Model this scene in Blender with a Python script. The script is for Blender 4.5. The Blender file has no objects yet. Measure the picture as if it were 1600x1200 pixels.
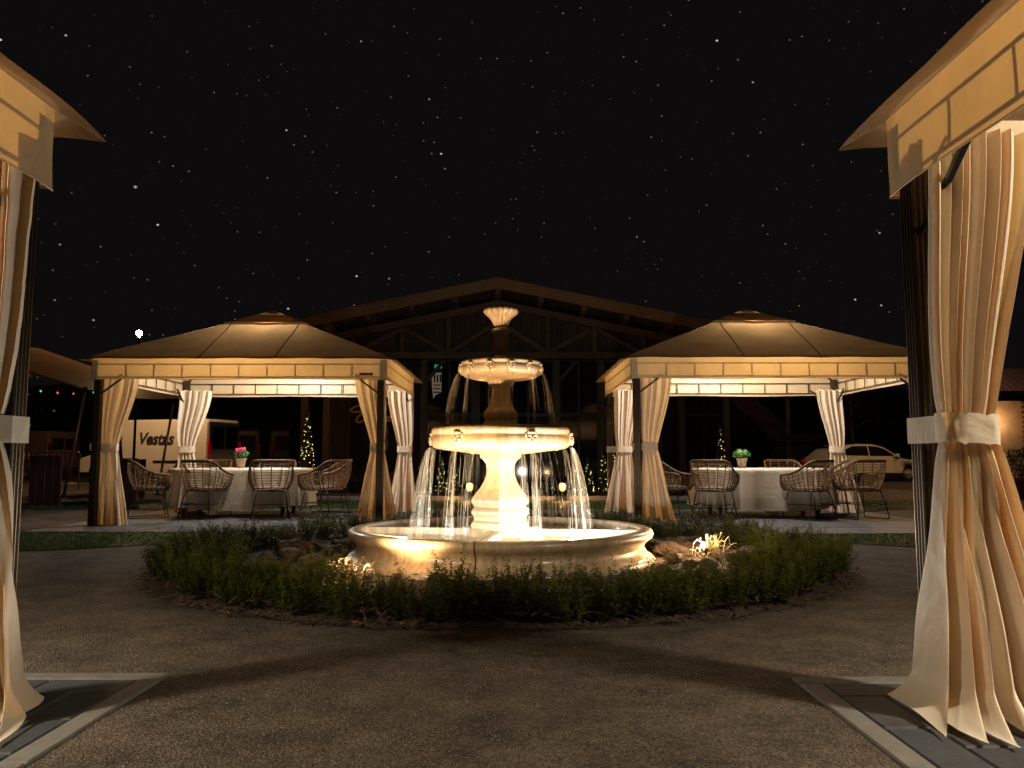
import bpy, math, random
from mathutils import Vector, Matrix, noise
PI = math.pi
sc = bpy.context.scene
C = sc.collection
# ------------------------------------------------------------------ camera
cam_d = bpy.data.cameras.new('camera'); cam = bpy.data.objects.new('camera', cam_d); C.objects.link(cam)
cam_d.sensor_width = 36; cam_d.lens = 36 * 1244 / 1600; cam_d.clip_start = .05; cam_d.clip_end = 800
cam.location = (0, 0, .9)
cam.rotation_euler = (math.radians(90) + math.atan(116 / 1244), 0, 0)
sc.camera = cam
# ------------------------------------------------------------------ view and sampling
sc.view_settings.view_transform = 'Standard'; sc.view_settings.look = 'None'
sc.view_settings.exposure = 0; sc.view_settings.gamma = 1; sc.view_settings.use_curve_mapping = False
sc.render.engine = 'CYCLES'
sc.cycles.use_denoising = True
try:
    sc.cycles.denoiser = 'OPENIMAGEDENOISE'; sc.cycles.denoising_input_passes = 'RGB_ALBEDO_NORMAL'
except Exception: pass
sc.cycles.max_bounces = 8; sc.cycles.diffuse_bounces = 4; sc.cycles.transparent_max_bounces = 12
sc.cycles.sample_clamp_indirect = 4; sc.cycles.caustics_reflective = False; sc.cycles.caustics_refractive = False
# ------------------------------------------------------------------ night sky with stars
W = bpy.data.worlds.new('World'); sc.world = W; W.use_nodes = True
wt = W.node_tree; wt.nodes.clear()
def wn(t, **k):
    n = wt.nodes.new(t)
    for a, b in k.items(): setattr(n, a, b)
    return n
wout = wn('ShaderNodeOutputWorld')
sky = wn('ShaderNodeTexSky'); sky.sky_type = 'NISHITA'; sky.sun_disc = False
sky.sun_elevation = math.radians(-6); sky.sun_rotation = math.radians(200)
bg0 = wn('ShaderNodeBackground'); bg0.inputs[1].default_value = .02
wt.links.new(sky.outputs[0], bg0.inputs[0])
bg1 = wn('ShaderNodeBackground'); bg1.inputs[0].default_value = (.0038, .0032, .0032, 1); bg1.inputs[1].default_value = 1
tc = wn('ShaderNodeTexCoord')
def star_layer(scale, size, keep, power, gain):
    mp = wn('ShaderNodeMapping'); mp.inputs['Rotation'].default_value = (0, math.radians(24), 0)
    mp.inputs['Scale'].default_value = (.85, 1, 1.1); mp.inputs['Location'].default_value = (scale * .013, .37, .11)
    wt.links.new(tc.outputs['Generated'], mp.inputs['Vector'])
    v = wn('ShaderNodeTexVoronoi'); v.inputs['Scale'].default_value = scale; v.inputs['Randomness'].default_value = 1
    wt.links.new(mp.outputs[0], v.inputs['Vector'])
    mr = wn('ShaderNodeMapRange'); mr.interpolation_type = 'SMOOTHSTEP'
    mr.inputs['From Min'].default_value = size; mr.inputs['From Max'].default_value = size * .3
    wt.links.new(v.outputs['Distance'], mr.inputs['Value'])
    sp = wn('ShaderNodeSeparateColor'); wt.links.new(v.outputs['Color'], sp.inputs[0])
    k = wn('ShaderNodeMapRange'); k.inputs['From Min'].default_value = keep; k.inputs['From Max'].default_value = 1
    wt.links.new(sp.outputs[0], k.inputs['Value'])
    p = wn('ShaderNodeMath', operation='POWER'); p.inputs[1].default_value = power; wt.links.new(k.outputs[0], p.inputs[0])
    m = wn('ShaderNodeMath', operation='MULTIPLY'); wt.links.new(p.outputs[0], m.inputs[0]); wt.links.new(mr.outputs[0], m.inputs[1])
    g = wn('ShaderNodeMath', operation='MULTIPLY'); g.inputs[1].default_value = gain; wt.links.new(m.outputs[0], g.inputs[0])
    return g
la = star_layer(62, .090, .57, 1.8, .8)
lb = star_layer(21, .046, .66, 1.0, 1.7)
lc = star_layer(110, .14, .50, 1.5, .14)
ad = wn('ShaderNodeMath', operation='ADD'); wt.links.new(la.outputs[0], ad.inputs[0]); wt.links.new(lb.outputs[0], ad.inputs[1])
ae = wn('ShaderNodeMath', operation='ADD'); wt.links.new(ad.outputs[0], ae.inputs[0]); wt.links.new(lc.outputs[0], ae.inputs[1])
bg2 = wn('ShaderNodeBackground'); bg2.inputs[0].default_value = (1, .84, .74, 1); wt.links.new(ae.outputs[0], bg2.inputs[1])
a1 = wn('ShaderNodeAddShader'); a2 = wn('ShaderNodeAddShader')
wt.links.new(bg0.outputs[0], a1.inputs[0]); wt.links.new(bg1.outputs[0], a1.inputs[1])
wt.links.new(a1.outputs[0], a2.inputs[0]); wt.links.new(bg2.outputs[0], a2.inputs[1]); wt.links.new(a2.outputs[0], wout.inputs[0])

# light strengths (each lamp is made in its own builder below)
P_NEAR, P_FAR = 290, 300
P_FSPOT, P_FRIM = 460, 50
E_STREET = 2800
P_BOLLARD = 90
WARM = (1, .64, .33); NEAR_COL = (1, .87, .66); FAR_COL = (1, .93, .85)

# ------------------------------------------------------------------ helpers
class MB:
    def __init__(s): s.v = []; s.f = []; s.sm = []
    def add(s, v, f, smooth=False):
        o = len(s.v); s.v += [tuple(p) for p in v]; s.f += [tuple(i + o for i in q) for q in f]; s.sm += [smooth] * len(f)
        return s
    def box(s, x0, x1, y0, y1, z0, z1, M=None):
        v = [(x, y, z) for z in (z0, z1) for y in (y0, y1) for x in (x0, x1)]
        if M: v = [M @ Vector(p) for p in v]
        return s.add(v, [(0, 2, 3, 1), (4, 5, 7, 6), (0, 1, 5, 4), (2, 6, 7, 3), (0, 4, 6, 2), (1, 3, 7, 5)])
    def bbox(s, x0, x1, y0, y1, z0, z1, b=.01, M=None):      # chamfered box
        X, Y, Z = (x0, x1), (y0, y1), (z0, z1); v = []; idx = {}
        for i in (0, 1):
            for j in (0, 1):
                for k in (0, 1):
                    dx, dy, dz = (b if i == 0 else -b), (b if j == 0 else -b), (b if k == 0 else -b)
                    for a, p in enumerate(((X[i], Y[j] + dy, Z[k] + dz), (X[i] + dx, Y[j], Z[k] + dz), (X[i] + dx, Y[j] + dy, Z[k]))):
                        idx[i, j, k, a] = len(v); v.append(p)
        f = []
        def q(a): f.append(a)
        I = idx
        for i in (0, 1):
            a = [I[i, 0, 0, 0], I[i, 1, 0, 0], I[i, 1, 1, 0], I[i, 0, 1, 0]]; q(a if i else a[::-1])
            a = [I[0, i, 0, 1], I[0, i, 1, 1], I[1, i, 1, 1], I[1, i, 0, 1]]; q(a if i else a[::-1])
            a = [I[0, 0, i, 2], I[1, 0, i, 2], I[1, 1, i, 2], I[0, 1, i, 2]]; q(a if i else a[::-1])
        for i in (0, 1):
            for j in (0, 1):
                q([I[i, j, 0, 0], I[i, j, 1, 0], I[i, j, 1, 1], I[i, j, 0, 1]])
                q([I[i, 0, j, 0], I[i, 1, j, 0], I[i, 1, j, 2], I[i, 0, j, 2]])
                q([I[0, i, j, 1], I[1, i, j, 1], I[1, i, j, 2], I[0, i, j, 2]])
                for k in (0, 1): q([I[i, j, k, 0], I[i, j, k, 1], I[i, j, k, 2]])
        if M: v = [M @ Vector(p) for p in v]
        return s.add(v, f)
    def tube(s, pts, r, n=6, cap=True, closed=False):
        pts = [Vector(p) for p in pts]; N = len(pts); v = []; f = []
        if not isinstance(r, (list, tuple)): r = [r] * N
        ref = None
        for i in range(N):
            a = pts[(i - 1) % N] if (closed or i > 0) else pts[i]; b = pts[(i + 1) % N] if (closed or i < N - 1) else pts[i]
            t = (b - a)
            t = t.normalized() if t.length > 1e-9 else Vector((0, 0, 1))
            if ref is None: ref = Vector((0, 0, 1)) if abs(t.z) < .9 else Vector((1, 0, 0))
            u = (ref - t * ref.dot(t))
            if u.length < 1e-5: u = t.orthogonal()
            u.normalize(); ref = u; w = t.cross(u)
            for k in range(n):
                an = 2 * PI * k / n; v.append(pts[i] + (u * math.cos(an) + w * math.sin(an)) * r[i])
        for i in range(N if closed else N - 1):
            j = (i + 1) % N
            for k in range(n):
                l = (k + 1) % n; f.append((i * n + k, i * n + l, j * n + l, j * n + k))
        if cap and not closed: f.append(tuple(range(n))[::-1]); f.append(tuple(range((N - 1) * n, N * n)))
        return s.add(v, f, True)
    def bar(s, a, b, w, h=None):                              # square bar between two points
        a, b = Vector(a), Vector(b); h = h or w; t = (b - a); L = t.length; t.normalize()
        up = Vector((0, 0, 1)) if abs(t.z) < .95 else Vector((0, 1, 0))
        x = t.cross(up).normalized(); z = x.cross(t)
        M = Matrix((x, t, z)).transposed().to_4x4(); M.translation = a
        return s.box(-w / 2, w / 2, 0, L, -h / 2, h / 2, M)
    def lathe(s, prof, n, rot=0, cx=0, cy=0, fn=None, smooth=True, cap=True, a0=0, a1=2 * PI):
        full = abs(a1 - a0 - 2 * PI) < 1e-6; m = n if full else n + 1; v = []; f = []
        for (r, z) in prof:
            for k in range(m):
                an = a0 + (a1 - a0) * k / n + rot; rr = fn(r, z, an) if fn else r
                v.append((cx + rr * math.cos(an), cy + rr * math.sin(an), z))
        for i in range(len(prof) - 1):
            for k in range(n):
                l = (k + 1) % m; f.append((i * m + k, i * m + l, (i + 1) * m + l, (i + 1) * m + k))
        s.add(v, f, smooth)
        if cap and full:
            o = len(s.v) - len(v)
            if prof[0][0] > 1e-4: s.f.append(tuple(range(o, o + m))[::-1]); s.sm.append(False)
            if prof[-1][0] > 1e-4: s.f.append(tuple(range(o + (len(prof) - 1) * m, o + len(prof) * m))); s.sm.append(False)
        return s
    def grid(s, fn, nu, nv, smooth=True):
        v = [fn(i / nu, j / nv) for j in range(nv + 1) for i in range(nu + 1)]
        f = [(j * (nu + 1) + i, j * (nu + 1) + i + 1, (j + 1) * (nu + 1) + i + 1, (j + 1) * (nu + 1) + i) for j in range(nv) for i in range(nu)]
        return s.add(v, f, smooth)
    def ball(s, c, r, n=8, m=6, sc_=(1, 1, 1), M=None, fn=None):
        v = []; f = []
        for j in range(m + 1):
            ph = PI * j / m
            for k in range(n):
                an = 2 * PI * k / n; d = Vector((math.sin(ph) * math.cos(an), math.sin(ph) * math.sin(an), math.cos(ph)))
                rr = r * (fn(d) if fn else 1); p = Vector((d.x * rr * sc_[0], d.y * rr * sc_[1], d.z * rr * sc_[2]))
                if M: p = M @ p
                v.append(Vector(c) + p)
        for j in range(m):
            for k in range(n):
                l = (k + 1) % n; f.append((j * n + k, (j + 1) * n + k, (j + 1) * n + l, j * n + l))
        return s.add(v, f, True)
    def prism(s, poly, axis, d0, d1):                         # poly: 2-D outline, extruded along axis
        def P(a, b, d): return (d, a, b) if axis == 'x' else (a, d, b) if axis == 'y' else (a, b, d)
        n = len(poly); v = [P(a, b, d0) for a, b in poly] + [P(a, b, d1) for a, b in poly]
        f = [tuple(range(n))[::-1], tuple(range(n, 2 * n))] + [(i, (i + 1) % n, n + (i + 1) % n, n + i) for i in range(n)]
        return s.add(v, f)
    def mesh(s, name):
        m = bpy.data.meshes.new(name); m.from_pydata(s.v, [], s.f)
        m.polygons.foreach_set('use_smooth', s.sm); m.update(); return m
    def build(s, name, mat, parent=None, fix=False):
        m = s.mesh(name)
        if fix:
            import bmesh
            b = bmesh.new(); b.from_mesh(m); bmesh.ops.recalc_face_normals(b, faces=b.faces); b.to_mesh(m); b.free()
        return place(name, m, mat, parent)
def place(name, m, mat, parent=None, loc=(0, 0, 0), rot=(0, 0, 0), scale=(1, 1, 1)):
    if mat and not m.materials: m.materials.append(mat)
    o = bpy.data.objects.new(name, m); C.objects.link(o); o.parent = parent
    o.location = loc; o.rotation_euler = rot; o.scale = scale
    return o
def empty(name, loc=(0, 0, 0), rz=0):
    o = bpy.data.objects.new(name, None); C.objects.link(o); o.location = loc; o.rotation_euler.z = rz; o.empty_display_size = .1; return o
def tag(o, label=None, cat=None, group=None, kind=None):
    if label: o['label'] = label
    if cat: o['category'] = cat
    if group: o['group'] = group
    if kind: o['kind'] = kind
    return o
def copy_tree(o, parent=None):
    c = o.copy(); C.objects.link(c); c.parent = parent
    for ch in list(o.children): copy_tree(ch, c)
    return c
def lamp(name, typ, loc, energy, col, parent=None, radius=.05, **k):
    d = bpy.data.lights.new(name, typ); d.energy = energy; d.color = col
    if typ != 'SUN': d.shadow_soft_size = radius
    for a, b in k.items(): setattr(d, a, b)
    o = bpy.data.objects.new(name, d); C.objects.link(o); o.location = loc; o.parent = parent; return o
def aim(o, target, loc=None):
    d = Vector(target) - Vector(loc if loc else o.location); o.rotation_euler = d.to_track_quat('-Z', 'Y').to_euler()

# ------------------------------------------------------------------ materials
def mat(name, col, rough=.7, metal=0, var=.15, vscale=8, bump=0, bscale=40, detail=4, col2=None, spec=None, emit=None, estr=0, stretch=None, coat=0, bdist=.01, objvar=0):
    m = bpy.data.materials.new(name); m.use_nodes = True; nt = m.node_tree; b = nt.nodes['Principled BSDF']
    b.inputs['Roughness'].default_value = rough; b.inputs['Metallic'].default_value = metal
    if spec is not None: b.inputs['Specular IOR Level'].default_value = spec
    if coat: b.inputs['Coat Weight'].default_value = coat; b.inputs['Coat Roughness'].default_value = .12
    L = nt.links.new; t = nt.nodes.new('ShaderNodeTexCoord'); mp = nt.nodes.new('ShaderNodeMapping'); L(t.outputs['Object'], mp.inputs[0])
    if stretch: mp.inputs['Scale'].default_value = stretch
    n = nt.nodes.new('ShaderNodeTexNoise'); n.inputs['Scale'].default_value = vscale; n.inputs['Detail'].default_value = detail; n.inputs['Roughness'].default_value = .65
    L(mp.outputs[0], n.inputs['Vector'])
    r = nt.nodes.new('ShaderNodeValToRGB'); c2 = col2 or tuple(c * (1 - var) for c in col); c1 = col if col2 else tuple(min(1, c * (1 + var)) for c in col)
    r.color_ramp.elements[0].color = (*c2, 1); r.color_ramp.elements[1].color = (*c1, 1)
    r.color_ramp.elements[0].position = .3; r.color_ramp.elements[1].position = .7
    L(n.outputs['Fac'], r.inputs[0]); out = r.outputs[0]
    if objvar:
        oi = nt.nodes.new('ShaderNodeObjectInfo'); mr = nt.nodes.new('ShaderNodeMapRange'); mr.inputs['To Min'].default_value = 1 - objvar; mr.inputs['To Max'].default_value = 1 + objvar
        L(oi.outputs['Random'], mr.inputs['Value']); mx = nt.nodes.new('ShaderNodeVectorMath'); mx.operation = 'SCALE'; L(out, mx.inputs[0]); L(mr.outputs[0], mx.inputs['Scale']); out = mx.outputs[0]
    L(out, b.inputs['Base Color'])
    if bump:
        n2 = nt.nodes.new('ShaderNodeTexNoise'); n2.inputs['Scale'].default_value = bscale; n2.inputs['Detail'].default_value = 5; L(mp.outputs[0], n2.inputs['Vector'])
        bp = nt.nodes.new('ShaderNodeBump'); bp.inputs['Strength'].default_value = bump; bp.inputs['Distance'].default_value = bdist; L(n2.outputs['Fac'], bp.inputs['Height']); L(bp.outputs[0], b.inputs['Normal'])
    if emit: b.inputs['Emission Color'].default_value = (*emit, 1); b.inputs['Emission Strength'].default_value = estr
    m['col'] = col
    return m
def thin(name, col, tcol, fac, var=.1, vscale=6, bump=.2, bscale=9, fine=900, gloss=.04, rough=.5, objvar=0):   # cloth and leaves: light goes through
    m = bpy.data.materials.new(name); m.use_nodes = True; nt = m.node_tree; nt.nodes.clear(); L = nt.links.new; N = nt.nodes.new
    out = N('ShaderNodeOutputMaterial'); d = N('ShaderNodeBsdfDiffuse'); tr = N('ShaderNodeBsdfTranslucent'); mx = N('ShaderNodeMixShader'); mx.inputs[0].default_value = fac
    t = N('ShaderNodeTexCoord'); n = N('ShaderNodeTexNoise'); n.inputs['Scale'].default_value = vscale; n.inputs['Detail'].default_value = 5; L(t.outputs['Object'], n.inputs['Vector'])
    for sh, c in ((d, col), (tr, tcol)):
        r = N('ShaderNodeValToRGB'); r.color_ramp.elements[0].position = .3; r.color_ramp.elements[1].position = .7
        r.color_ramp.elements[0].color = (*[x * (1 - var) for x in c], 1); r.color_ramp.elements[1].color = (*[min(1, x * (1 + var)) for x in c], 1)
        L(n.outputs['Fac'], r.inputs[0]); so = r.outputs[0]
        if objvar:
            oi = N('ShaderNodeObjectInfo'); mr = N('ShaderNodeMapRange'); mr.inputs['To Min'].default_value = 1 - objvar; mr.inputs['To Max'].default_value = 1 + objvar; L(oi.outputs['Random'], mr.inputs['Value']); mx2 = N('ShaderNodeVectorMath'); mx2.operation = 'SCALE'; L(so, mx2.inputs[0]); L(mr.outputs[0], mx2.inputs['Scale']); so = mx2.outputs[0]
        L(so, sh.inputs['Color'])
    n2 = N('ShaderNodeTexNoise'); n2.inputs['Scale'].default_value = bscale; n2.inputs['Detail'].default_value = 3; n2.inputs['Distortion'].default_value = .6; L(t.outputs['Object'], n2.inputs['Vector'])
    bp = N('ShaderNodeBump'); bp.inputs['Strength'].default_value = bump; bp.inputs['Distance'].default_value = .02; L(n2.outputs['Fac'], bp.inputs['Height'])
    if fine:
        n3 = N('ShaderNodeTexNoise'); n3.inputs['Scale'].default_value = fine; L(t.outputs['Object'], n3.inputs['Vector'])
        b2 = N('ShaderNodeBump'); b2.inputs['Strength'].default_value = .12; b2.inputs['Distance'].default_value = .002; L(n3.outputs['Fac'], b2.inputs['Height']); L(bp.outputs[0], b2.inputs['Normal']); nrm = b2.outputs[0]
    else: nrm = bp.outputs[0]
    L(nrm, d.inputs['Normal']); L(nrm, tr.inputs['Normal'])
    L(d.outputs[0], mx.inputs[1]); L(tr.outputs[0], mx.inputs[2])
    g = N('ShaderNodeBsdfGlossy'); g.inputs['Roughness'].default_value = rough; g.inputs['Color'].default_value = (1, 1, 1, 1); L(nrm, g.inputs['Normal'])
    m2 = N('ShaderNodeMixShader'); m2.inputs[0].default_value = gloss; L(mx.outputs[0], m2.inputs[1]); L(g.outputs[0], m2.inputs[2]); L(m2.outputs[0], out.inputs[0])
    return m
def emis(name, col, s):
    m = bpy.data.materials.new(name); m.use_nodes = True; nt = m.node_tree; b = nt.nodes['Principled BSDF']
    b.inputs['Base Color'].default_value = (*col, 1); b.inputs['Emission Color'].default_value = (*col, 1); b.inputs['Emission Strength'].default_value = s; return m
def stone_mat():
    m = mat('cast_stone', (.52, .40, .25), .42, col2=(.38, .28, .165), vscale=7, bump=.55, bscale=45, coat=.25, bdist=.005)
    nt = m.node_tree; b = nt.nodes['Principled BSDF']; L = nt.links.new; N = nt.nodes.new
    src = b.inputs['Base Color'].links[0].from_socket
    t = N('ShaderNodeTexCoord'); mp = N('ShaderNodeMapping'); mp.inputs['Scale'].default_value = (26, 26, 1.3); L(t.outputs['Object'], mp.inputs[0])
    n = N('ShaderNodeTexNoise'); n.inputs['Scale'].default_value = 1; n.inputs['Detail'].default_value = 3; L(mp.outputs[0], n.inputs['Vector'])
    r = N('ShaderNodeMapRange'); r.inputs['From Min'].default_value = .3; r.inputs['From Max'].default_value = .62; r.inputs['To Min'].default_value = .70; r.inputs['To Max'].default_value = 1.06; L(n.outputs['Fac'], r.inputs['Value'])
    s = N('ShaderNodeVectorMath'); s.operation = 'SCALE'; L(src, s.inputs[0]); L(r.outputs[0], s.inputs['Scale']); L(s.outputs[0], b.inputs['Base Color'])
    rr = N('ShaderNodeMapRange'); rr.inputs['To Min'].default_value = .2; rr.inputs['To Max'].default_value = .6; L(n.outputs['Fac'], rr.inputs['Value']); L(rr.outputs[0], b.inputs['Roughness'])
    return m
def gravel_mat():
    m = bpy.data.materials.new('gravel'); m.use_nodes = True; nt = m.node_tree; b = nt.nodes['Principled BSDF']; L = nt.links.new; N = nt.nodes.new
    t = N('ShaderNodeTexCoord'); v = N('ShaderNodeTexVoronoi'); v.inputs['Scale'].default_value = 150; L(t.outputs['Object'], v.inputs['Vector'])
    v2 = N('ShaderNodeTexVoronoi'); v2.inputs['Scale'].default_value = 70; L(t.outputs['Object'], v2.inputs['Vector'])
    n = N('ShaderNodeTexNoise'); n.inputs['Scale'].default_value = 3.1; n.inputs['Detail'].default_value = 12; n.inputs['Roughness'].default_value = .78; L(t.outputs['Object'], n.inputs['Vector'])
    r = N('ShaderNodeValToRGB'); r.color_ramp.elements[0].color = (.030, .0235, .018, 1); r.color_ramp.elements[1].color = (.145, .113, .085, 1)
    r.color_ramp.elements[0].position = .35; r.color_ramp.elements[1].position = .68; L(n.outputs['Fac'], r.inputs[0])
    sp = N('ShaderNodeSeparateColor'); L(v.outputs['Color'], sp.inputs[0]); mr = N('ShaderNodeMapRange'); mr.inputs['To Min'].default_value = .3; mr.inputs['To Max'].default_value = 1.7; L(sp.outputs[0], mr.inputs['Value'])
    s = N('ShaderNodeVectorMath'); s.operation = 'SCALE'; L(r.outputs[0], s.inputs[0]); L(mr.outputs[0], s.inputs['Scale']); L(s.outputs[0], b.inputs['Base Color'])
    b.inputs['Roughness'].default_value = .9
    ad = N('ShaderNodeMath'); ad.operation = 'ADD'; L(v.outputs['Distance'], ad.inputs[0]); L(v2.outputs['Distance'], ad.inputs[1])
    bp = N('ShaderNodeBump'); bp.invert = True; bp.inputs['Strength'].default_value = .9; bp.inputs['Distance'].default_value = .008; L(ad.outputs[0], bp.inputs['Height'])
    bp2 = N('ShaderNodeBump'); bp2.inputs['Strength'].default_value = .5; bp2.inputs['Distance'].default_value = .03; n4 = N('ShaderNodeTexNoise'); n4.inputs['Scale'].default_value = 6; n4.inputs['Detail'].default_value = 6; L(t.outputs['Object'], n4.inputs['Vector']); L(n4.outputs['Fac'], bp2.inputs['Height']); L(bp2.outputs[0], bp.inputs['Normal'])
    L(bp.outputs[0], b.inputs['Normal']); return m
def glass_mat(name, tint=(.02, .02, .02), rough=.06, alpha=.75):
    m = bpy.data.materials.new(name); m.use_nodes = True; nt = m.node_tree; nt.nodes.clear(); L = nt.links.new; N = nt.nodes.new
    o = N('ShaderNodeOutputMaterial'); p = N('ShaderNodeBsdfPrincipled'); p.inputs['Base Color'].default_value = (*tint, 1); p.inputs['Roughness'].default_value = rough
    t = N('ShaderNodeBsdfTransparent'); mx = N('ShaderNodeMixShader'); mx.inputs[0].default_value = alpha; L(t.outputs[0], mx.inputs[1]); L(p.outputs[0], mx.inputs[2]); L(mx.outputs[0], o.inputs[0]); return m
def water_mat():
    m = bpy.data.materials.new('basin_water'); m.use_nodes = True; nt = m.node_tree; nt.nodes.clear(); L = nt.links.new; N = nt.nodes.new
    o = N('ShaderNodeOutputMaterial'); g = N('ShaderNodeBsdfGlossy'); g.inputs['Roughness'].default_value = .06; g.inputs['Color'].default_value = (.95, .95, .95, 1)
    t = N('ShaderNodeBsdfTransparent'); t.inputs['Color'].default_value = (.82, .86, .78, 1); fr = N('ShaderNodeFresnel'); fr.inputs['IOR'].default_value = 1.33
    tcn = N('ShaderNodeTexCoord'); n = N('ShaderNodeTexNoise'); n.inputs['Scale'].default_value = 14; n.inputs['Detail'].default_value = 3; L(tcn.outputs['Object'], n.inputs['Vector'])
    bp = N('ShaderNodeBump'); bp.inputs['Strength'].default_value = .35; bp.inputs['Distance'].default_value = .012; L(n.outputs['Fac'], bp.inputs['Height']); L(bp.outputs[0], g.inputs['Normal']); L(bp.outputs[0], fr.inputs['Normal'])
    mx = N('ShaderNodeMixShader'); L(fr.outputs[0], mx.inputs[0]); L(t.outputs[0], mx.inputs[1]); L(g.outputs[0], mx.inputs[2]); L(mx.outputs[0], o.inputs[0]); return m
def spray_mat():
    m = bpy.data.materials.new('falling_water'); m.use_nodes = True; nt = m.node_tree; nt.nodes.clear(); L = nt.links.new; N = nt.nodes.new
    o = N('ShaderNodeOutputMaterial'); d = N('ShaderNodeBsdfDiffuse'); d.inputs[0].default_value = (.95, .84, .66, 1); tr = N('ShaderNodeBsdfTranslucent'); tr.inputs[0].default_value = (.95, .84, .66, 1)
    g = N('ShaderNodeBsdfGlossy'); g.inputs['Roughness'].default_value = .15; t = N('ShaderNodeBsdfTransparent')
    a = N('ShaderNodeMixShader'); a.inputs[0].default_value = .55; L(d.outputs[0], a.inputs[1]); L(tr.outputs[0], a.inputs[2])
    b = N('ShaderNodeMixShader'); b.inputs[0].default_value = .3; L(a.outputs[0], b.inputs[1]); L(g.outputs[0], b.inputs[2])
    c = N('ShaderNodeMixShader'); c.inputs[0].default_value = .24; L(t.outputs[0], c.inputs[1]); L(b.outputs[0], c.inputs[2]); L(c.outputs[0], o.inputs[0]); return m

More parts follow.
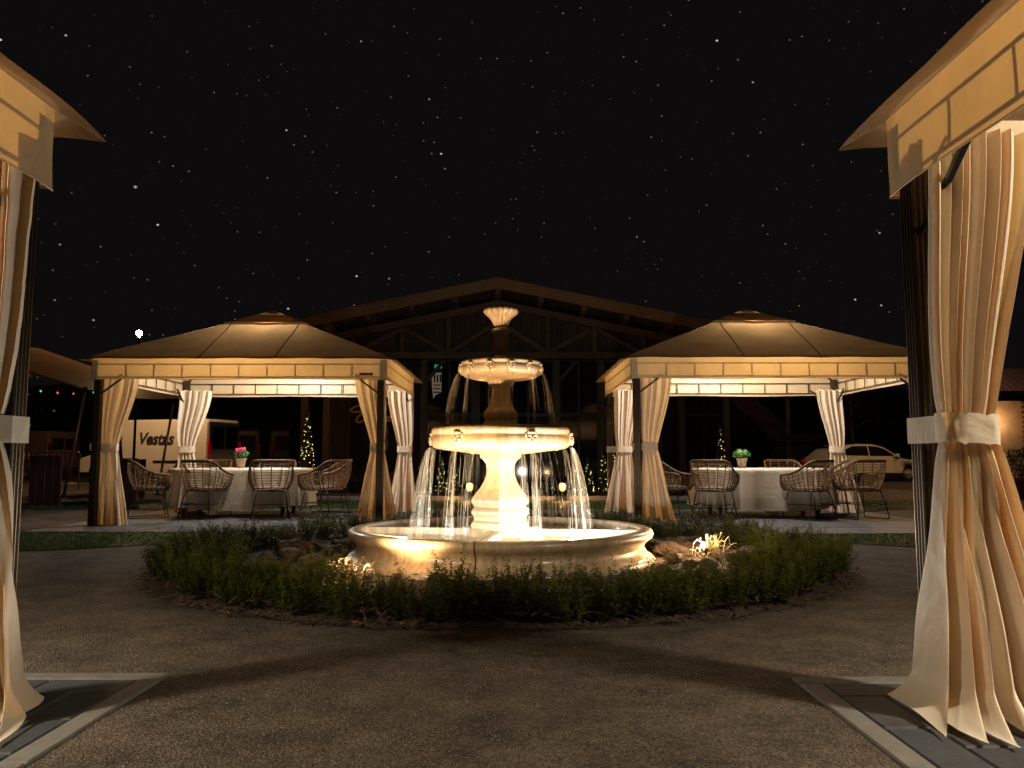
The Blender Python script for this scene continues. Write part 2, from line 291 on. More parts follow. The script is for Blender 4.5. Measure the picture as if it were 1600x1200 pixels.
CREAM, CREAM_T = (.86, .77, .61), (.92, .56, .18)
M = dict(
    gravel=gravel_mat(), stone=stone_mat(), water=water_mat(), spray=spray_mat(),
    curtain=thin('curtain_cloth', CREAM, CREAM_T, .30, .05, 3, .5, 6),
    valance=thin('valance_cloth', (.64, .49, .29), (.80, .44, .13), .30, .06, 5, .4, 5),
    roof=thin('roof_cloth', (.42, .29, .16), (.60, .35, .14), .095, .10, 4, .5, 4),
    cap=thin('roof_cap_cloth', (.42, .29, .16), (.60, .35, .14), .06, .10, 4, .5, 4),
    tablecloth=thin('table_linen', (.82, .74, .62), (.8, .6, .38), .30, .04, 6, .3, 12),
    metal=mat('dark_brown_aluminium', (.030, .024, .020), .45, .2, .2, 30, .1, 200),
    rib=mat('brown_ribbed_aluminium', (.060, .044, .025), .36, .85, .15, 10, .1, 100),
    black=mat('black_steel', (.012, .011, .010), .4, .5, .2, 30),
    rattan=mat('rattan_cane', (.17, .09, .038), .45, 0, .4, 60, .4, 200, objvar=.12, col2=(.07, .035, .015)),
    cushion=mat('seat_pad', (.10, .07, .045), .8, 0, .2, 40, .4, 150),
    slab=mat('slate_grey_slab', (.050, .058, .068), .7, 0, .3, 7, .5, 60, detail=8, col2=(.026, .030, .037), objvar=.25, bdist=.004),
    kerb=mat('pale_kerb_stone', (.17, .165, .155), .8, 0, .2, 14, .4, 120, col2=(.12, .115, .105), objvar=.08, bdist=.004),
    soil=mat('mulched_soil', (.045, .030, .020), .95, 0, .4, 16, 1, 30, bdist=.04),
    bark=mat('bark_chip', (.075, .045, .028), .9, 0, .4, 20, objvar=.3),
    dryleaf=mat('dry_leaf', (.18, .06, .03), .7, 0, .4, 20),
    rock=mat('field_stone', (.15, .11, .075), .8, 0, .4, 6, .8, 22, detail=8, col2=(.06, .042, .03), objvar=.35, bdist=.02),
    lawn=mat('lawn_ground', (.035, .05, .018), .95, 0, .4, 20, .8, 60),
    grass=thin('grass_blade', (.032, .060, .015), (.035, .07, .012), .3, .3, 9, 0, 5, 0, .03),
    box1=thin('boxwood_leaf', (.072, .086, .016), (.115, .115, .012), .3, .45, 14, 0, 5, 0, .03, .4, objvar=.4),
    stem=mat('twig', (.06, .045, .025), .85, 0, .3, 30),
    tuft=thin('ornamental_grass_blade', (.62, .50, .26), (.6, .45, .2), .35, .2, 20, 0, 5, 0, .05),
    wood=mat('larch_timber', (.28, .19, .122), .7, 0, .3, 4, .3, 30, col2=(.17, .105, .062), stretch=(1, 1, 6)),
    wood_dark=mat('weathered_larch_timber', (.125, .095, .07), .75, 0, .3, 5, .3, 40, col2=(.08, .058, .042), objvar=.15),
    board=mat('stained_board', (.065, .050, .040), .8, 0, .3, 7, .3, 30, objvar=.25, stretch=(8, 8, 1)),
    hallwall=mat('charcoal_render', (.022, .019, .017), .85, 0, .2, 6, .3, 50),
    glass=glass_mat('dark_glazing'), glass2=glass_mat('misty_glazing', (.10, .085, .06), .12, .82),
    frame=mat('dark_window_frame', (.03, .025, .022), .5, .1, .2, 20),
    white=mat('white_paint', (.75, .70, .62), .5, 0, .06, 10), whitewall=mat('whitewashed_plaster', (.60, .52, .40), .9, 0, .12, 3, .3, 40, col2=(.42, .34, .24)),
    brick=mat('red_brick', (.30, .085, .045), .85, 0, .3, 30, .3, 80, objvar=.25),
    redpaint=mat('dark_red_paint', (.035, .007, .006), .6, 0, .2, 8), rooftile=mat('dark_red_tile', (.014, .006, .005), .7, 0, .3, 9, .3, 60, objvar=.2),
    vanw=mat('white_van_paint', (.70, .68, .62), .3, 0, .03, 2, coat=.5), vand=mat('dark_van_paint', (.014, .009, .008), .25, .2, .05, 2, coat=.6),
    vang=mat('grey_van_paint', (.07, .05, .045), .3, .1, .05, 2, coat=.5), carw=mat('pearl_car_paint', (.62, .58, .50), .22, .1, .02, 2, coat=.8),
    tyre=mat('tyre_rubber', (.012, .012, .012), .8, 0, .2, 30), rim=mat('wheel_rim', (.35, .33, .3), .35, .7, .1, 20), plastic=mat('black_plastic', (.015, .015, .015), .5, 0, .1, 20),
    cglass=mat('car_glass', (.008, .008, .010), .06, 0, .1, 3), tail=emis('tail_lamp', (.5, .006, .01), .15), tailoff=mat('red_reflector', (.05, .003, .003), .2, 0, .1, 3),
    asphalt=mat('asphalt', (.045, .042, .040), .9, 0, .3, 6, .8, 150),
    pot=mat('washed_terracotta', (.46, .37, .29), .85, 0, .2, 18, .4, 60, col2=(.30, .20, .14)), leafg=thin('geranium_leaf', (.05, .22, .045), (.08, .25, .03), .3, .3, 40, 0, 5, 0, .05),
    pink=thin('pink_petal', (.75, .12, .30), (.7, .1, .25), .3, .2, 30, 0, 5, 0, .02), pale=thin('pale_petal', (.7, .5, .55), (.6, .4, .45), .3, .1, 30, 0, 5, 0, .02),
    conifer=thin('conifer_needle', (.045, .075, .02), (.05, .08, .015), .2, .4, 20, 0, 5, 0, .03), treeleaf=thin('tree_leaf', (.030, .038, .016), (.03, .035, .01), .1, .4, 6, 0, 5, 0, .04),
    bark2=mat('tree_bark', (.055, .038, .026), .9, 0, .3, 12, .8, 30), sail=thin('tan_canvas', (.20, .125, .07), (.25, .14, .06), .2, .1, 3, .3, 4),
    galv=mat('galvanised_tube', (.42, .36, .30), .4, .6, .2, 20), bulb=emis('lamp_bulb', (1, .86, .62), 6), streetbulb=emis('street_lamp_lens', (1, .56, .25), E_STREET),
    flame=emis('bollard_lens', (1, .36, .08), 2.6), fairy=emis('fairy_light', (1, .78, .30), 4), exit=emis('exit_sign_face', (.05, .85, .65), 4), reflglow=emis('house_reflection', (.95, .72, .48), 1.8),
    redb=emis('red_bulb', (1, .10, .04), 1.0), greenb=emis('green_bulb', (.10, 1, .45), 1.0), patch=mat('black_patch', (.01, .01, .01), .6), print_=mat('dark_print', (.03, .028, .028), .6), cream_print=mat('cream_sign_face', (.75, .60, .46), .6),
    redprint=mat('red_print', (.45, .03, .03), .6), whiteprint=mat('pale_print', (.5, .45, .4), .6), poster=mat('printed_poster', (.40, .22, .15), .5, 0, .6, 5, col2=(.12, .05, .05)), flowred=mat('red_blossom', (.35, .02, .03), .8))
rnd = random.Random(7)

# ================================================================== SETTING: ground, paving, lawn
FX, FY = -.10, 7.10                                          # fountain centre
def ground():
    g = MB(); n = 40
    g.add([(-120, -30, 0), (120, -30, 0), (120, 220, 0), (-120, 220, 0)], [(0, 1, 2, 3)])
    tag(g.build('gravel_ground', M['gravel']), kind='structure')
    a = MB().add([(-120, 22.6, .006), (-4.9, 22.6, .006), (-4.9, 120, .006), (-120, 120, .006)], [(0, 1, 2, 3)])
    tag(a.build('car_park', M['asphalt']), kind='structure')
    a = MB().add([(6.9, 26, .006), (120, 26, .006), (120, 120, .006), (6.9, 120, .006)], [(0, 1, 2, 3)])
    tag(a.build('car_lane', M['asphalt']), kind='structure')
ground()
def pad(x0, x1, y0, y1, edge):                               # dark slabs inside a border course and a pale kerb
    root = empty('paved_pad', (x0, y0, 0)); tag(root, kind='structure')
    w, d = x1 - x0, y1 - y0; kw = .095
    b = MB().box(.02, w - .02, .02, d - .02, -.02, -.003); b.build('bedding', M['soil'], root)
    lib = {}
    def piece(name, a0, a1, b0, b1, h, mt, g=.006):
        key = (name, round(a1 - a0, 3), round(b1 - b0, 3))
        if key not in lib: lib[key] = MB().bbox(0, a1 - a0 - g, 0, b1 - b0 - g, 0, h, .006).mesh(name)
        o = place(name, lib[key], mt, root, (a0 + g / 2, b0 + g / 2, -.0135), (rnd.uniform(-.003, .003), rnd.uniform(-.003, .003), 0)); return o
    def run(L, step):
        n = max(1, round(L / step)); return [L * i / n for i in range(n + 1)]
    for e in (0, d - kw):
        r = run(w, 1.0)
        for i in range(len(r) - 1): piece('kerb_stone', r[i], r[i + 1], e, e + kw, .0245, M['kerb'])
    for e in (0, w - kw):
        r = run(d - 2 * kw, 1.0)
        for i in range(len(r) - 1): piece('kerb_stone', e, e + kw, kw + r[i], kw + r[i + 1], .0245, M['kerb'])
    bc = .17; i0, i1, j0, j1 = kw, w - kw, kw, d - kw
    for e in (j0, j1 - bc):
        r = run(i1 - i0, .34)
        for i in range(len(r) - 1): piece('paving_slab', i0 + r[i], i0 + r[i + 1], e, e + bc, .022, M['slab'])
    for e in (i0, i1 - bc):
        r = run(j1 - j0 - 2 * bc, .34)
        for i in range(len(r) - 1): piece('paving_slab', e, e + bc, j0 + bc + r[i], j0 + bc + r[i + 1], .022, M['slab'])
    rx, ry = run(i1 - i0 - 2 * bc, .52), run(j1 - j0 - 2 * bc, .52)
    for i in range(len(rx) - 1):
        for j in range(len(ry) - 1): piece('paving_slab', i0 + bc + rx[i], i0 + bc + rx[i + 1], j0 + bc + ry[j], j0 + bc + ry[j + 1], .022, M['slab'])
    return root
pad(1.14, 5.9, -.35, 3.36, 0)
pad(-6.15, -1.42, -.35, 3.42, 0)
pad(-5.98, -1.28, 9.82, 14.1, 0)
pad(1.22, 5.92, 9.6, 13.9, 0)
def lawn(name, outline, n, seed, hmax=.05):
    r = random.Random(seed); m = MB(); m.add([(x, y, .008) for x, y in outline], [tuple(range(len(outline)))])
    xs = [p[0] for p in outline]; ys = [p[1] for p in outline]
    def inside(x, y):
        c = False; k = len(outline) - 1
        for i in range(len(outline)):
            (xi, yi), (xk, yk) = outline[i], outline[k]
            if (yi > y) != (yk > y) and x < (xk - xi) * (y - yi) / (yk - yi) + xi: c = not c
            k = i
        return c
    for _ in range(n):
        x, y = r.uniform(min(xs), max(xs)), r.uniform(min(ys), max(ys))
        if not inside(x, y): continue
        h = r.uniform(.4, 1) * hmax; a = r.uniform(0, 2 * PI); w = .004; lx, ly = r.uniform(-.5, .5) * h, r.uniform(-.5, .5) * h
        m.add([(x - w * math.cos(a), y - w * math.sin(a), .007), (x + w * math.cos(a), y + w * math.sin(a), .007), (x + lx, y + ly, h)], [(0, 1, 2)])
    o = m.build(name, M['grass']); return tag(o, kind='stuff')
lawn('lawn', [(-14, 9.75), (-14, 6.4), (-7, 7.2), (-4.4, 7.95), (-3.1, 8.9), (-2.6, 9.75)], 26000, 1)
lawn('lawn', [(2.6, 9.5), (3.1, 8.8), (4.4, 8.0), (7, 7.4), (14, 6.9), (14, 9.5)], 22000, 2)
lawn('lawn', [(-9, 14.2), (9, 14.2), (9, 17.0), (-9, 17.0)], 16000, 3, .06)

def scatter_gravel():                                        # loose grains lying on the fine gravel of the foreground
    r = random.Random(3); m = MB()
    for _ in range(26000):
        y = 2.2 + 4.2 * r.random() ** 1.5; x = r.uniform(-.75, .75) * y
        if (x > 1.1 or x < -1.38) and y < 3.45: continue
        if (x - FX) ** 2 + (y - FY) ** 2 < 3.05 ** 2: continue
        s = r.uniform(.0016, .0042) * (1.6 if r.random() < .05 else 1); a = r.uniform(0, 6.3); c, d = math.cos(a) * s, math.sin(a) * s; k = r.uniform(.6, 1)
        m.add([(x + c, y + d, 0), (x - d * k, y + c * k, 0), (x - c, y - d, 0), (x + d * k, y - c * k, 0), (x + c * .2, y, s * r.uniform(.6, 1.1))], [(0, 1, 4), (1, 2, 4), (2, 3, 4), (3, 0, 4)])
    o = m.build('loose_grains', mat('loose_grain', (.20, .16, .12), .9, 0, .5, 90)); tag(o, kind='stuff')
scatter_gravel()

# ================================================================== FOUNTAIN
fountain = empty('fountain', (FX, FY, 0))
tag(fountain, 'lit cream stone fountain with two round bowls and fluted finial inside the hedge', 'fountain')
RIM = .30
def basin_segment(k):
    a0 = math.radians(-97.5 + 90 * k); a1 = a0 + math.radians(90); m = MB(); gap = .005
    outer = [(1.31, -.05), (1.335, .0), (1.335, .055), (1.315, .075), (1.30, .08), (1.265, .11), (1.245, .145), (1.245, .165), (1.262, .195), (1.29, .215), (1.315, .235), (1.325, .26), (1.318, .285), (1.29, RIM), (1.21, RIM + .003), (1.195, RIM - .008), (1.17, .16), (1.12, .055), (1.05, .04)]
    n = 26
    m.lathe(outer, n, a0=a0 + gap / 1.3, a1=a1 - gap / 1.3, cap=False)
    # end walls: radial partitions with their flat tops
    for a, s in ((a0, 1), (a1, -1)):
        d = Vector((math.cos(a), math.sin(a), 0)); q = Vector((-d.y, d.x, 0)) * s
        o = q * .004
        t = .055
        pts = [d * .2 + o, d * 1.2 + o, d * 1.2 + q * t, d * .2 + q * t]
        inn = [d * 1.18 + q * (t + .05), d * .26 + q * (t + .05)]
        z = RIM - .012
        v = [(*p.xy, z) for p in pts] + [(*p.xy, -.02) for p in pts[:2]] + [(*p.xy, .04) for p in inn]
        m.add(v, [(0, 1, 2, 3), (0, 4, 5, 1), (3, 2, 6, 7)])
        m.add([(*(d * R_ + o).xy, z_) for R_, z_ in outer], [tuple(range(len(outer)))])
    am = (a0 + a1) / 2                                       # floor
    v = [(0, 0, .042)] + [(1.12 * math.cos(a0 + (a1 - a0) * i / n), 1.12 * math.sin(a0 + (a1 - a0) * i / n), .042) for i in range(n + 1)]
    m.add(v, [(0, i, i + 1) for i in range(1, n + 1)])
    seg = m.build('basin_segment', M['stone'], fountain, fix=True)
    wl = .235; v = [(0, 0, wl)] + [(1.185 * math.cos(a0 + (a1 - a0) * i / n), 1.185 * math.sin(a0 + (a1 - a0) * i / n), wl) for i in range(n + 1)]
    MB().add(v, [(0, i, i + 1) for i in range(1, n + 1)]).build('water', M['water'], seg)
for k in range(4): basin_segment(k)
MB().lathe([(.34, .0), (.34, RIM - .005), (.0, RIM - .004)], 24, cap=False).build('centre_block', M['stone'], fountain)
def hexcol(name, prof, rot, panel=None, n=6, rough=.0):      # faceted column; panel = (z0, z1) recessed on every facet
    import bmesh
    m = MB().lathe(prof, n, rot=rot, smooth=False).mesh(name)
    b = bmesh.new(); b.from_mesh(m); bmesh.ops.recalc_face_normals(b, faces=b.faces)
    if panel:
        z0, z1 = panel; fs = {}
        for f in b.faces:
            zc = [v.co.z for v in f.verts]
            if min(zc) >= z0 - 1e-4 and max(zc) <= z1 + 1e-4 and len(f.verts) == 4:
                c = f.calc_center_median(); fs.setdefault(round((math.atan2(c.y, c.x) - rot) / (2 * PI / n) - .5) % n, []).append(f)
        for k in fs: bmesh.ops.inset_region(b, faces=fs[k], thickness=.017, depth=-.009)
    es = [e for e in b.edges if len(e.link_faces) == 2 and e.calc_face_angle() > .3]
    bmesh.ops.bevel(b, geom=es, offset=.004, segments=1, affect='EDGES', clamp_overlap=True)
    b.to_mesh(m); b.free(); return place(name, m, M['stone'], fountain)
V = math.radians(-92)                                        # a corner of the hexagon faces the viewer
hexcol('lower_pedestal', [(.285, .285), (.285, .345), (.275, .352), (.262, .36), (.262, .395), (.285, .42), (.287, .445), (.268, .468), (.255, .475), (.262, .49), (.285, .515), (.288, .54), (.272, .565), (.240, .60), (.203, .64), (.165, .70), (.145, .75), (.139, .80), (.145, .85), (.178, .89), (.205, .905), (.205, .94), (.19, .95)], V)
BOWL1 = [(.0, .93), (.20, .935), (.36, .955), (.50, .972), (.58, .985), (.605, 1.005), (.613, 1.03), (.613, 1.085), (.606, 1.092), (.606, 1.115), (.614, 1.125), (.612, 1.15), (.60, 1.168), (.57, 1.18), (.545, 1.17), (.50, 1.12), (.3, 1.06), (.0, 1.05)]
def tiny(seed):
    return lambda r, z, a: r * (1 + .0025 * noise.noise(Vector((math.cos(a) * 4, math.sin(a) * 4, z * 9 + seed))))
MB().lathe(BOWL1, 96, fn=tiny(1)).build('lower_bowl', M['stone'], fountain)
hexcol('upper_pedestal', [(.165, 1.16), (.175, 1.205), (.165, 1.225), (.15, 1.23), (.165, 1.245), (.173, 1.27), (.173, 1.295), (.160, 1.318), (.148, 1.325), (.142, 1.335), (.122, 1.37), (.105, 1.42), (.096, 1.48), (.096, 1.525), (.112, 1.55), (.132, 1.565), (.132, 1.60), (.118, 1.607)], V, (1.335, 1.55))
BOWL2 = [(.0, 1.585), (.15, 1.592), (.25, 1.605), (.325, 1.625), (.355, 1.645), (.365, 1.665), (.365, 1.705), (.358, 1.712), (.358, 1.725), (.366, 1.735), (.362, 1.752), (.345, 1.765), (.325, 1.762), (.28, 1.72), (.0, 1.70)]
MB().lathe(BOWL2, 80, fn=tiny(2)).build('upper_bowl', M['stone'], fountain)
hexcol('finial_column', [(.135, 1.745), (.138, 1.775), (.122, 1.79), (.118, 1.80), (.098, 1.84), (.083, 1.89), (.073, 1.95), (.066, 2.01), (.066, 2.03)], math.radians(-120), (1.80, 2.01))
def flute(r, z, a):
    k = max(0, min(1, (z - 2.075) / .11)); return r * (1 + (.05 + .11 * k) * (abs(math.cos(8 * a)) ** .7 - .6) * (1 if z > 2.072 else 0))
MB().lathe([(.07, 2.02), (.085, 2.03), (.089, 2.045), (.083, 2.06), (.066, 2.068), (.06, 2.078), (.066, 2.10), (.082, 2.135), (.108, 2.168), (.136, 2.192), (.147, 2.205), (.15, 2.222), (.143, 2.238), (.125, 2.245), (.105, 2.238), (.05, 2.20), (.0, 2.19)], 128, fn=flute).build('fluted_finial', M['stone'], fountain)
MB().tube([(0, 0, 2.18), (0, 0, 2.255)], .008).build('spout', M['galv'], fountain)
def mask_mesh(s):                                            # a bearded face in relief, looking along +X
    m = MB()
    m.ball((0, 0, 0), .052 * s, 12, 9, (.55, .82, 1.05))
    m.ball((.012 * s, 0, .046 * s), .036 * s, 10, 6, (.7, 1.15, .55))
    for q in (-1, 1):
        m.ball((.026 * s, .018 * s * q, .018 * s), .014 * s, 8, 5, (.8, 1.2, .5)); m.ball((.020 * s, .026 * s * q, -.008 * s), .017 * s, 8, 5)
        m.ball((.0, .043 * s * q, .022 * s), .018 * s, 8, 5, (.7, .8, 1.6))
    m.ball((.034 * s, 0, .003 * s), .010 * s, 8, 5, (1, .8, 1.7)); m.ball((.024 * s, 0, -.033 * s), .02 * s, 8, 5, (.8, .9, 1.2))
    m.tube([(.015 * s, 0, -.02 * s), (.046 * s, 0, -.023 * s)], .006 * s, 6)
    return m.mesh('mask')
mk1, mk2 = mask_mesh(1.0), mask_mesh(.72)
A1 = [math.radians(-90 + d) for d in (-95, -35, 25, 85, 145, 205)]
A2 = [math.radians(-90 + d) for d in range(-75, 285, 30)]
for a in A1: place('mask', mk1, M['stone'], fountain, (.606 * math.cos(a), .606 * math.sin(a), 1.065), (0, 0, a))
for a in A2: place('mask', mk2, M['stone'], fountain, (.358 * math.cos(a), .358 * math.sin(a), 1.69), (0, 0, a))
def stream(a, r0, z0, z1, v, nst, spread, seed, rad=.0011, lo=.6):
    r = random.Random(seed); m = MB(); T = math.sqrt((z0 - z1) / 4.9)
    for _ in range(nst):
        da = r.gauss(0, spread); vv = v * r.uniform(lo, 1.12); off = r.uniform(-.012, .012); side = r.gauss(0, .35) * spread
        t = r.uniform(0, .18) * T
        while t < T:
            L = r.uniform(.12, .55) * T; e = min(T, t + L); pts = []
            for i in range(5):
                tt = t + (e - t) * i / 4; R_ = r0 + vv * tt; an = a + da * .12; s_ = side * tt + off
                pts.append((R_ * math.cos(an) - s_ * math.sin(an), R_ * math.sin(an) + s_ * math.cos(an), z0 - 4.9 * tt * tt - .1 * tt))
            k = rad * r.uniform(.5, 1.3); m.tube(pts, [k * .3, k, k, k, k * .4], 4, False)
            t = e + r.uniform(.01, .12) * T * (t / T + .3)
    for _ in range(nst):                                     # drops
        t = T * (1 - .6 * r.random() ** 2); vv = v * r.uniform(lo * .9, 1.2); s_ = r.gauss(0, .35) * spread * t; R_ = r0 + vv * t
        m.ball((R_ * math.cos(a) - s_ * math.sin(a), R_ * math.sin(a) + s_ * math.cos(a), z0 - 4.9 * t * t), r.uniform(.0015, .003), 5, 4)
    for _ in range(nst // 3):                                # splash where it lands
        vv = v * r.uniform(.7, 1.1); R_ = r0 + vv * T; s_ = r.gauss(0, .4) * spread * T; x, y = R_ * math.cos(a) - s_ * math.sin(a), R_ * math.sin(a) + s_ * math.cos(a)
        for _ in range(4): m.ball((x + r.gauss(0, .02), y + r.gauss(0, .02), z1 + abs(r.gauss(0, .02))), r.uniform(.002, .004), 5, 4)
    tag(m.build('water_stream', M['spray'], fountain), kind='stuff')
for i, a in enumerate(A1):
    w = (1.0, .16, .18, .9, .6, .45)[i]
    stream(a, .625, 1.0, .237, (.42, .26, .30, .44, .4, .35)[i], (64, 18, 18, 60, 18, 14)[i], w, 40 + i, lo=(.2, .85, .85, .2, .6, .6)[i])
stream(A1[2] - .12, .60, .985, .237, .30, 14, .15, 61)
stream(A1[1] + .16, .60, .985, .237, .12, 8, .5, 62); stream(A1[0] + .5, .60, .985, .237, .2, 8, .5, 63); stream(A1[3] - .35, .60, .985, .237, .2, 6, .5, 64)
for i, a in enumerate(A2):
    n = (22, 14, 3, 3, 12, 20, 6, 4, 3, 3, 4, 6)[i]
    stream(a, .375, 1.655, 1.13, (.42, .25, .12, .1, .25, .38, .3, .25, .2, .2, .25, .3)[i], n, (.22, .14, .3, .3, .2, .2, .3, .3, .3, .3, .3, .3)[i], 80 + i, .0011)
    
# ================================================================== PLANTING RING
def bed():
    m = MB(); r0, r1 = 1.1, 2.83
    def fn(u, v):
        a = 2 * PI * u; r = r0 + (r1 - r0) * v; r += .05 * noise.noise(Vector((math.cos(a) * 5, math.sin(a) * 5, 3))) * v
        z = .012 + (.05 * math.sin(PI * min(1, v * 1.02)) + .03 * noise.noise(Vector((r * math.cos(a) * 3, r * math.sin(a) * 3, 0)))) * (1 if .02 < v < .98 else 0)
        return (FX + r * math.cos(a), FY + r * math.sin(a), max(.004, z) if v < .98 else .003)
    m.grid(fn, 140, 22); return tag(m.build('planting_bed', M['soil']), kind='structure')
BED = bed()
def boxwood(seed):
    r = random.Random(seed); m = MB(); st = []
    for _ in range(24):
        a, d = r.uniform(0, 6.28), .15 * math.sqrt(r.random()); x, y = d * math.cos(a), d * math.sin(a); h = r.uniform(.20, .30) * (1.22 if r.random() < .22 else 1)
        lx, ly = x * .35 + r.uniform(-.03, .03), y * .35 + r.uniform(-.03, .03); st.append([(x * .5, y * .5, .0), (x * .9, y * .9, h * .5), (x + lx, y + ly, h)])
        z = .05
        while z < h:
            t = z / h; px, py = (x * (.5 + .8 * t) if t < .5 else x * .9 + lx * (t - .5) * 2), (y * (.5 + .8 * t) if t < .5 else y * .9 + ly * (t - .5) * 2)
            for q in range(3):
                b = r.uniform(0, 6.28); L = r.uniform(.015, .026) * (1 - .35 * max(0, t - .75) * 4); up = r.uniform(.1, .9); w = L * .34
                d1 = Vector((math.cos(b), math.sin(b), up)).normalized(); s = Vector((-math.sin(b), math.cos(b), r.uniform(-.3, .3))).normalized(); p = Vector((px, py, z)) + Vector((r.uniform(-.012, .012), r.uniform(-.012, .012), 0))
                m.add([p, p + d1 * L * .5 + s * w, p + d1 * L, p + d1 * L * .5 - s * w], [(0, 1, 2, 3)])
            z += r.uniform(.007, .014)
    return m.mesh('foliage'), st
hedge = empty('box_hedge', (FX, FY, .01)); tag(hedge, 'low ring of clipped box hedge plants planted around the fountain', 'hedge')
bx = [boxwood(100 + i)[0] for i in range(6)]
r = random.Random(11)
for row, (R_, n) in enumerate(((2.32, 78), (2.52, 88), (2.71, 98))):
    for i in range(n):
        a = 2 * PI * (i + r.uniform(-.25, .25)) / n; q = R_ + r.uniform(-.06, .06); s = r.uniform(.82, 1.14) * (1 if row else .95)
        s *= .87 + .10 * noise.noise(Vector((math.cos(a) * 4, math.sin(a) * 4, row))); place('boxwood_plant', r.choice(bx), M['box1'], hedge, (q * math.cos(a), q * math.sin(a), 0), (r.uniform(-.1, .1), r.uniform(-.1, .1), r.uniform(0, 6.28)), (s, s, s * r.uniform(.85, 1.15)))
def rock_mesh(seed):
    r = random.Random(seed); o = Vector((seed * 3.1, 0, 0)); m = MB()
    cuts = [(Vector((r.gauss(0, 1), r.gauss(0, 1), r.gauss(0, 1))).normalized(), r.uniform(.55, .85)) for _ in range(7)]
    def fn(d):
        k = 1
        for nrm, h in cuts:
            c = d.dot(nrm)
            if c > 1e-3: k = min(k, h / c)
        return k * (1 + .10 * noise.noise(d * 2.5 + o))
    m.ball((0, 0, 0), 1, 14, 9, (1, .8, .6), fn=fn); mm = m.mesh('stone'); mm.polygons.foreach_set('use_smooth', [False] * len(mm.polygons)); return mm
rk = [rock_mesh(i) for i in range(7)]
r = random.Random(5)
for i in range(150):
    a = r.uniform(0, 6.28); q = r.uniform(1.42, 2.28); s = r.uniform(.05, .115) * (.55 if -.75 > math.sin(a) else 1)
    x, y = FX + q * math.cos(a), FY + q * math.sin(a)
    if math.hypot(x + 1.08, y - 5.39) < .26 or math.hypot(x - 1.64, y - 6.68) < .24: continue
    place('stone', r.choice(rk), M['rock'], BED, (x, y, .05 + s * .25), (r.uniform(-.6, .6), r.uniform(-.6, .6), r.uniform(0, 6)), (s * r.uniform(.8, 1.4), s, s * r.uniform(.7, 1.2)))
for x, y, s in ((-1.95, 7.3, .17), (-1.85, 6.75, .13), (1.86, 6.40, .16), (1.5, 6.2, .11), (-1.62, 6.5, .12), (1.45, 7.15, .15)):
    place('stone', rk[int(s * 100) % 7], M['rock'], BED, (x, y, .08), (0, .2, s * 40), (s * 1.2, s, s * .9))
chips = MB()
for _ in range(2600):
    a = r.uniform(0, 6.28); q = r.uniform(2.55, 2.93) if r.random() < .6 else r.uniform(1.4, 2.9); x, y = FX + q * math.cos(a), FY + q * math.sin(a); L, w = r.uniform(.01, .03), r.uniform(.004, .009)
    Mx = Matrix.Translation((x, y, .022 + (.05 if q < 2.8 else .01))) @ Matrix.Rotation(r.uniform(0, 6.3), 4, 'Z') @ Matrix.Rotation(r.uniform(-.5, .5), 4, 'Y'); chips.box(-L, L, -w, w, 0, .004, Mx)
tag(chips.build('bark_mulch', M['bark']), kind='stuff')
leaves = MB()
for _ in range(22):
    a = r.uniform(PI, 2 * PI); q = r.uniform(2.75, 3.0); x, y = FX + q * math.cos(a), FY + q * math.sin(a); s = r.uniform(.012, .022); b = r.uniform(0, 6.3); c, d = math.cos(b) * s, math.sin(b) * s; z = .03
    leaves.add([(x + c, y + d, z + .012), (x - d * .5, y + c * .5, z), (x - c, y - d, z + .01), (x + d * .5, y - c * .5, z)], [(0, 1, 2), (0, 2, 3)])
tag(leaves.build('fallen_leaves', M['dryleaf']), kind='stuff')
def tuft(loc, seed, label, n, lean):
    r = random.Random(seed); root = empty('ornamental_grass', loc); tag(root, label, 'grass tuft', 'tufts lit by the garden spotlights')
    m = MB()
    for _ in range(n):
        a = r.uniform(0, 6.28); L = r.uniform(.12, .34); h = r.uniform(.07, .20); curl = r.uniform(.4, 1.6); pts = []
        x0, y0 = r.gauss(0, .035), r.gauss(0, .03); rr = L * r.uniform(.35, .8)
        for i in range(11):
            t = i / 10; z = .02 + h * math.sin(PI * min(1, t * curl * .62)) ** .9 + .015 * math.sin(9 * t + a); d = rr * t ** 1.2
            an = a + .9 * (t ** 2) * (1 if a > 3 else -1); pts.append((x0 + d * math.cos(an) + lean[0] * t, y0 + d * math.sin(an) + lean[1] * t, max(.012, z)))
        m.tube(pts, [.0034 - .0022 * i / 10 for i in range(11)], 4)
    m.build('blades', M['tuft'], root); return root
tuft((-1.08, 5.39, .04), 3, 'pale glowing curly grass tuft in front of the basin by the hedge', 55, (-.04, 0))
tuft((1.66, 6.72, .05), 8, 'pale glowing curly grass tuft among the stones right of the basin', 60, (-.05, 0))
def spotlight(loc, target, label, e, size=95, warm=WARM, omni=0):
    root = empty('garden_spotlight', loc); tag(root, label, 'spotlight', 'spotlights shining on the fountain')
    d = (Vector(target) - Vector(loc)).normalized(); q = d.to_track_quat('Z', 'Y').to_matrix().to_4x4()
    h = MB().lathe([(.0, -.055), (.03, -.05), (.036, -.02), (.036, .02), (.032, .021), (.030, .004), (.0, .003)], 16, cap=False); o = h.build('housing', M['black'], root); o.matrix_local = q
    l = MB().lathe([(.029, .006), (.0, .008)], 16, cap=False); l.build('lens', M['bulb'], root).matrix_local = q
    MB().tube([(0, 0, -.02), (0, 0, -loc[2])], .006).build('stake', M['black'], root)
    s = lamp('spot', 'SPOT', d * .025, e, warm, root, .025, spot_size=math.radians(size), spot_blend=.95); aim(s, d, (0, 0, 0))
    if omni: lamp('glow', 'POINT', d * .05 + Vector((0, 0, .12)), omni, warm, root, .02)
    return root
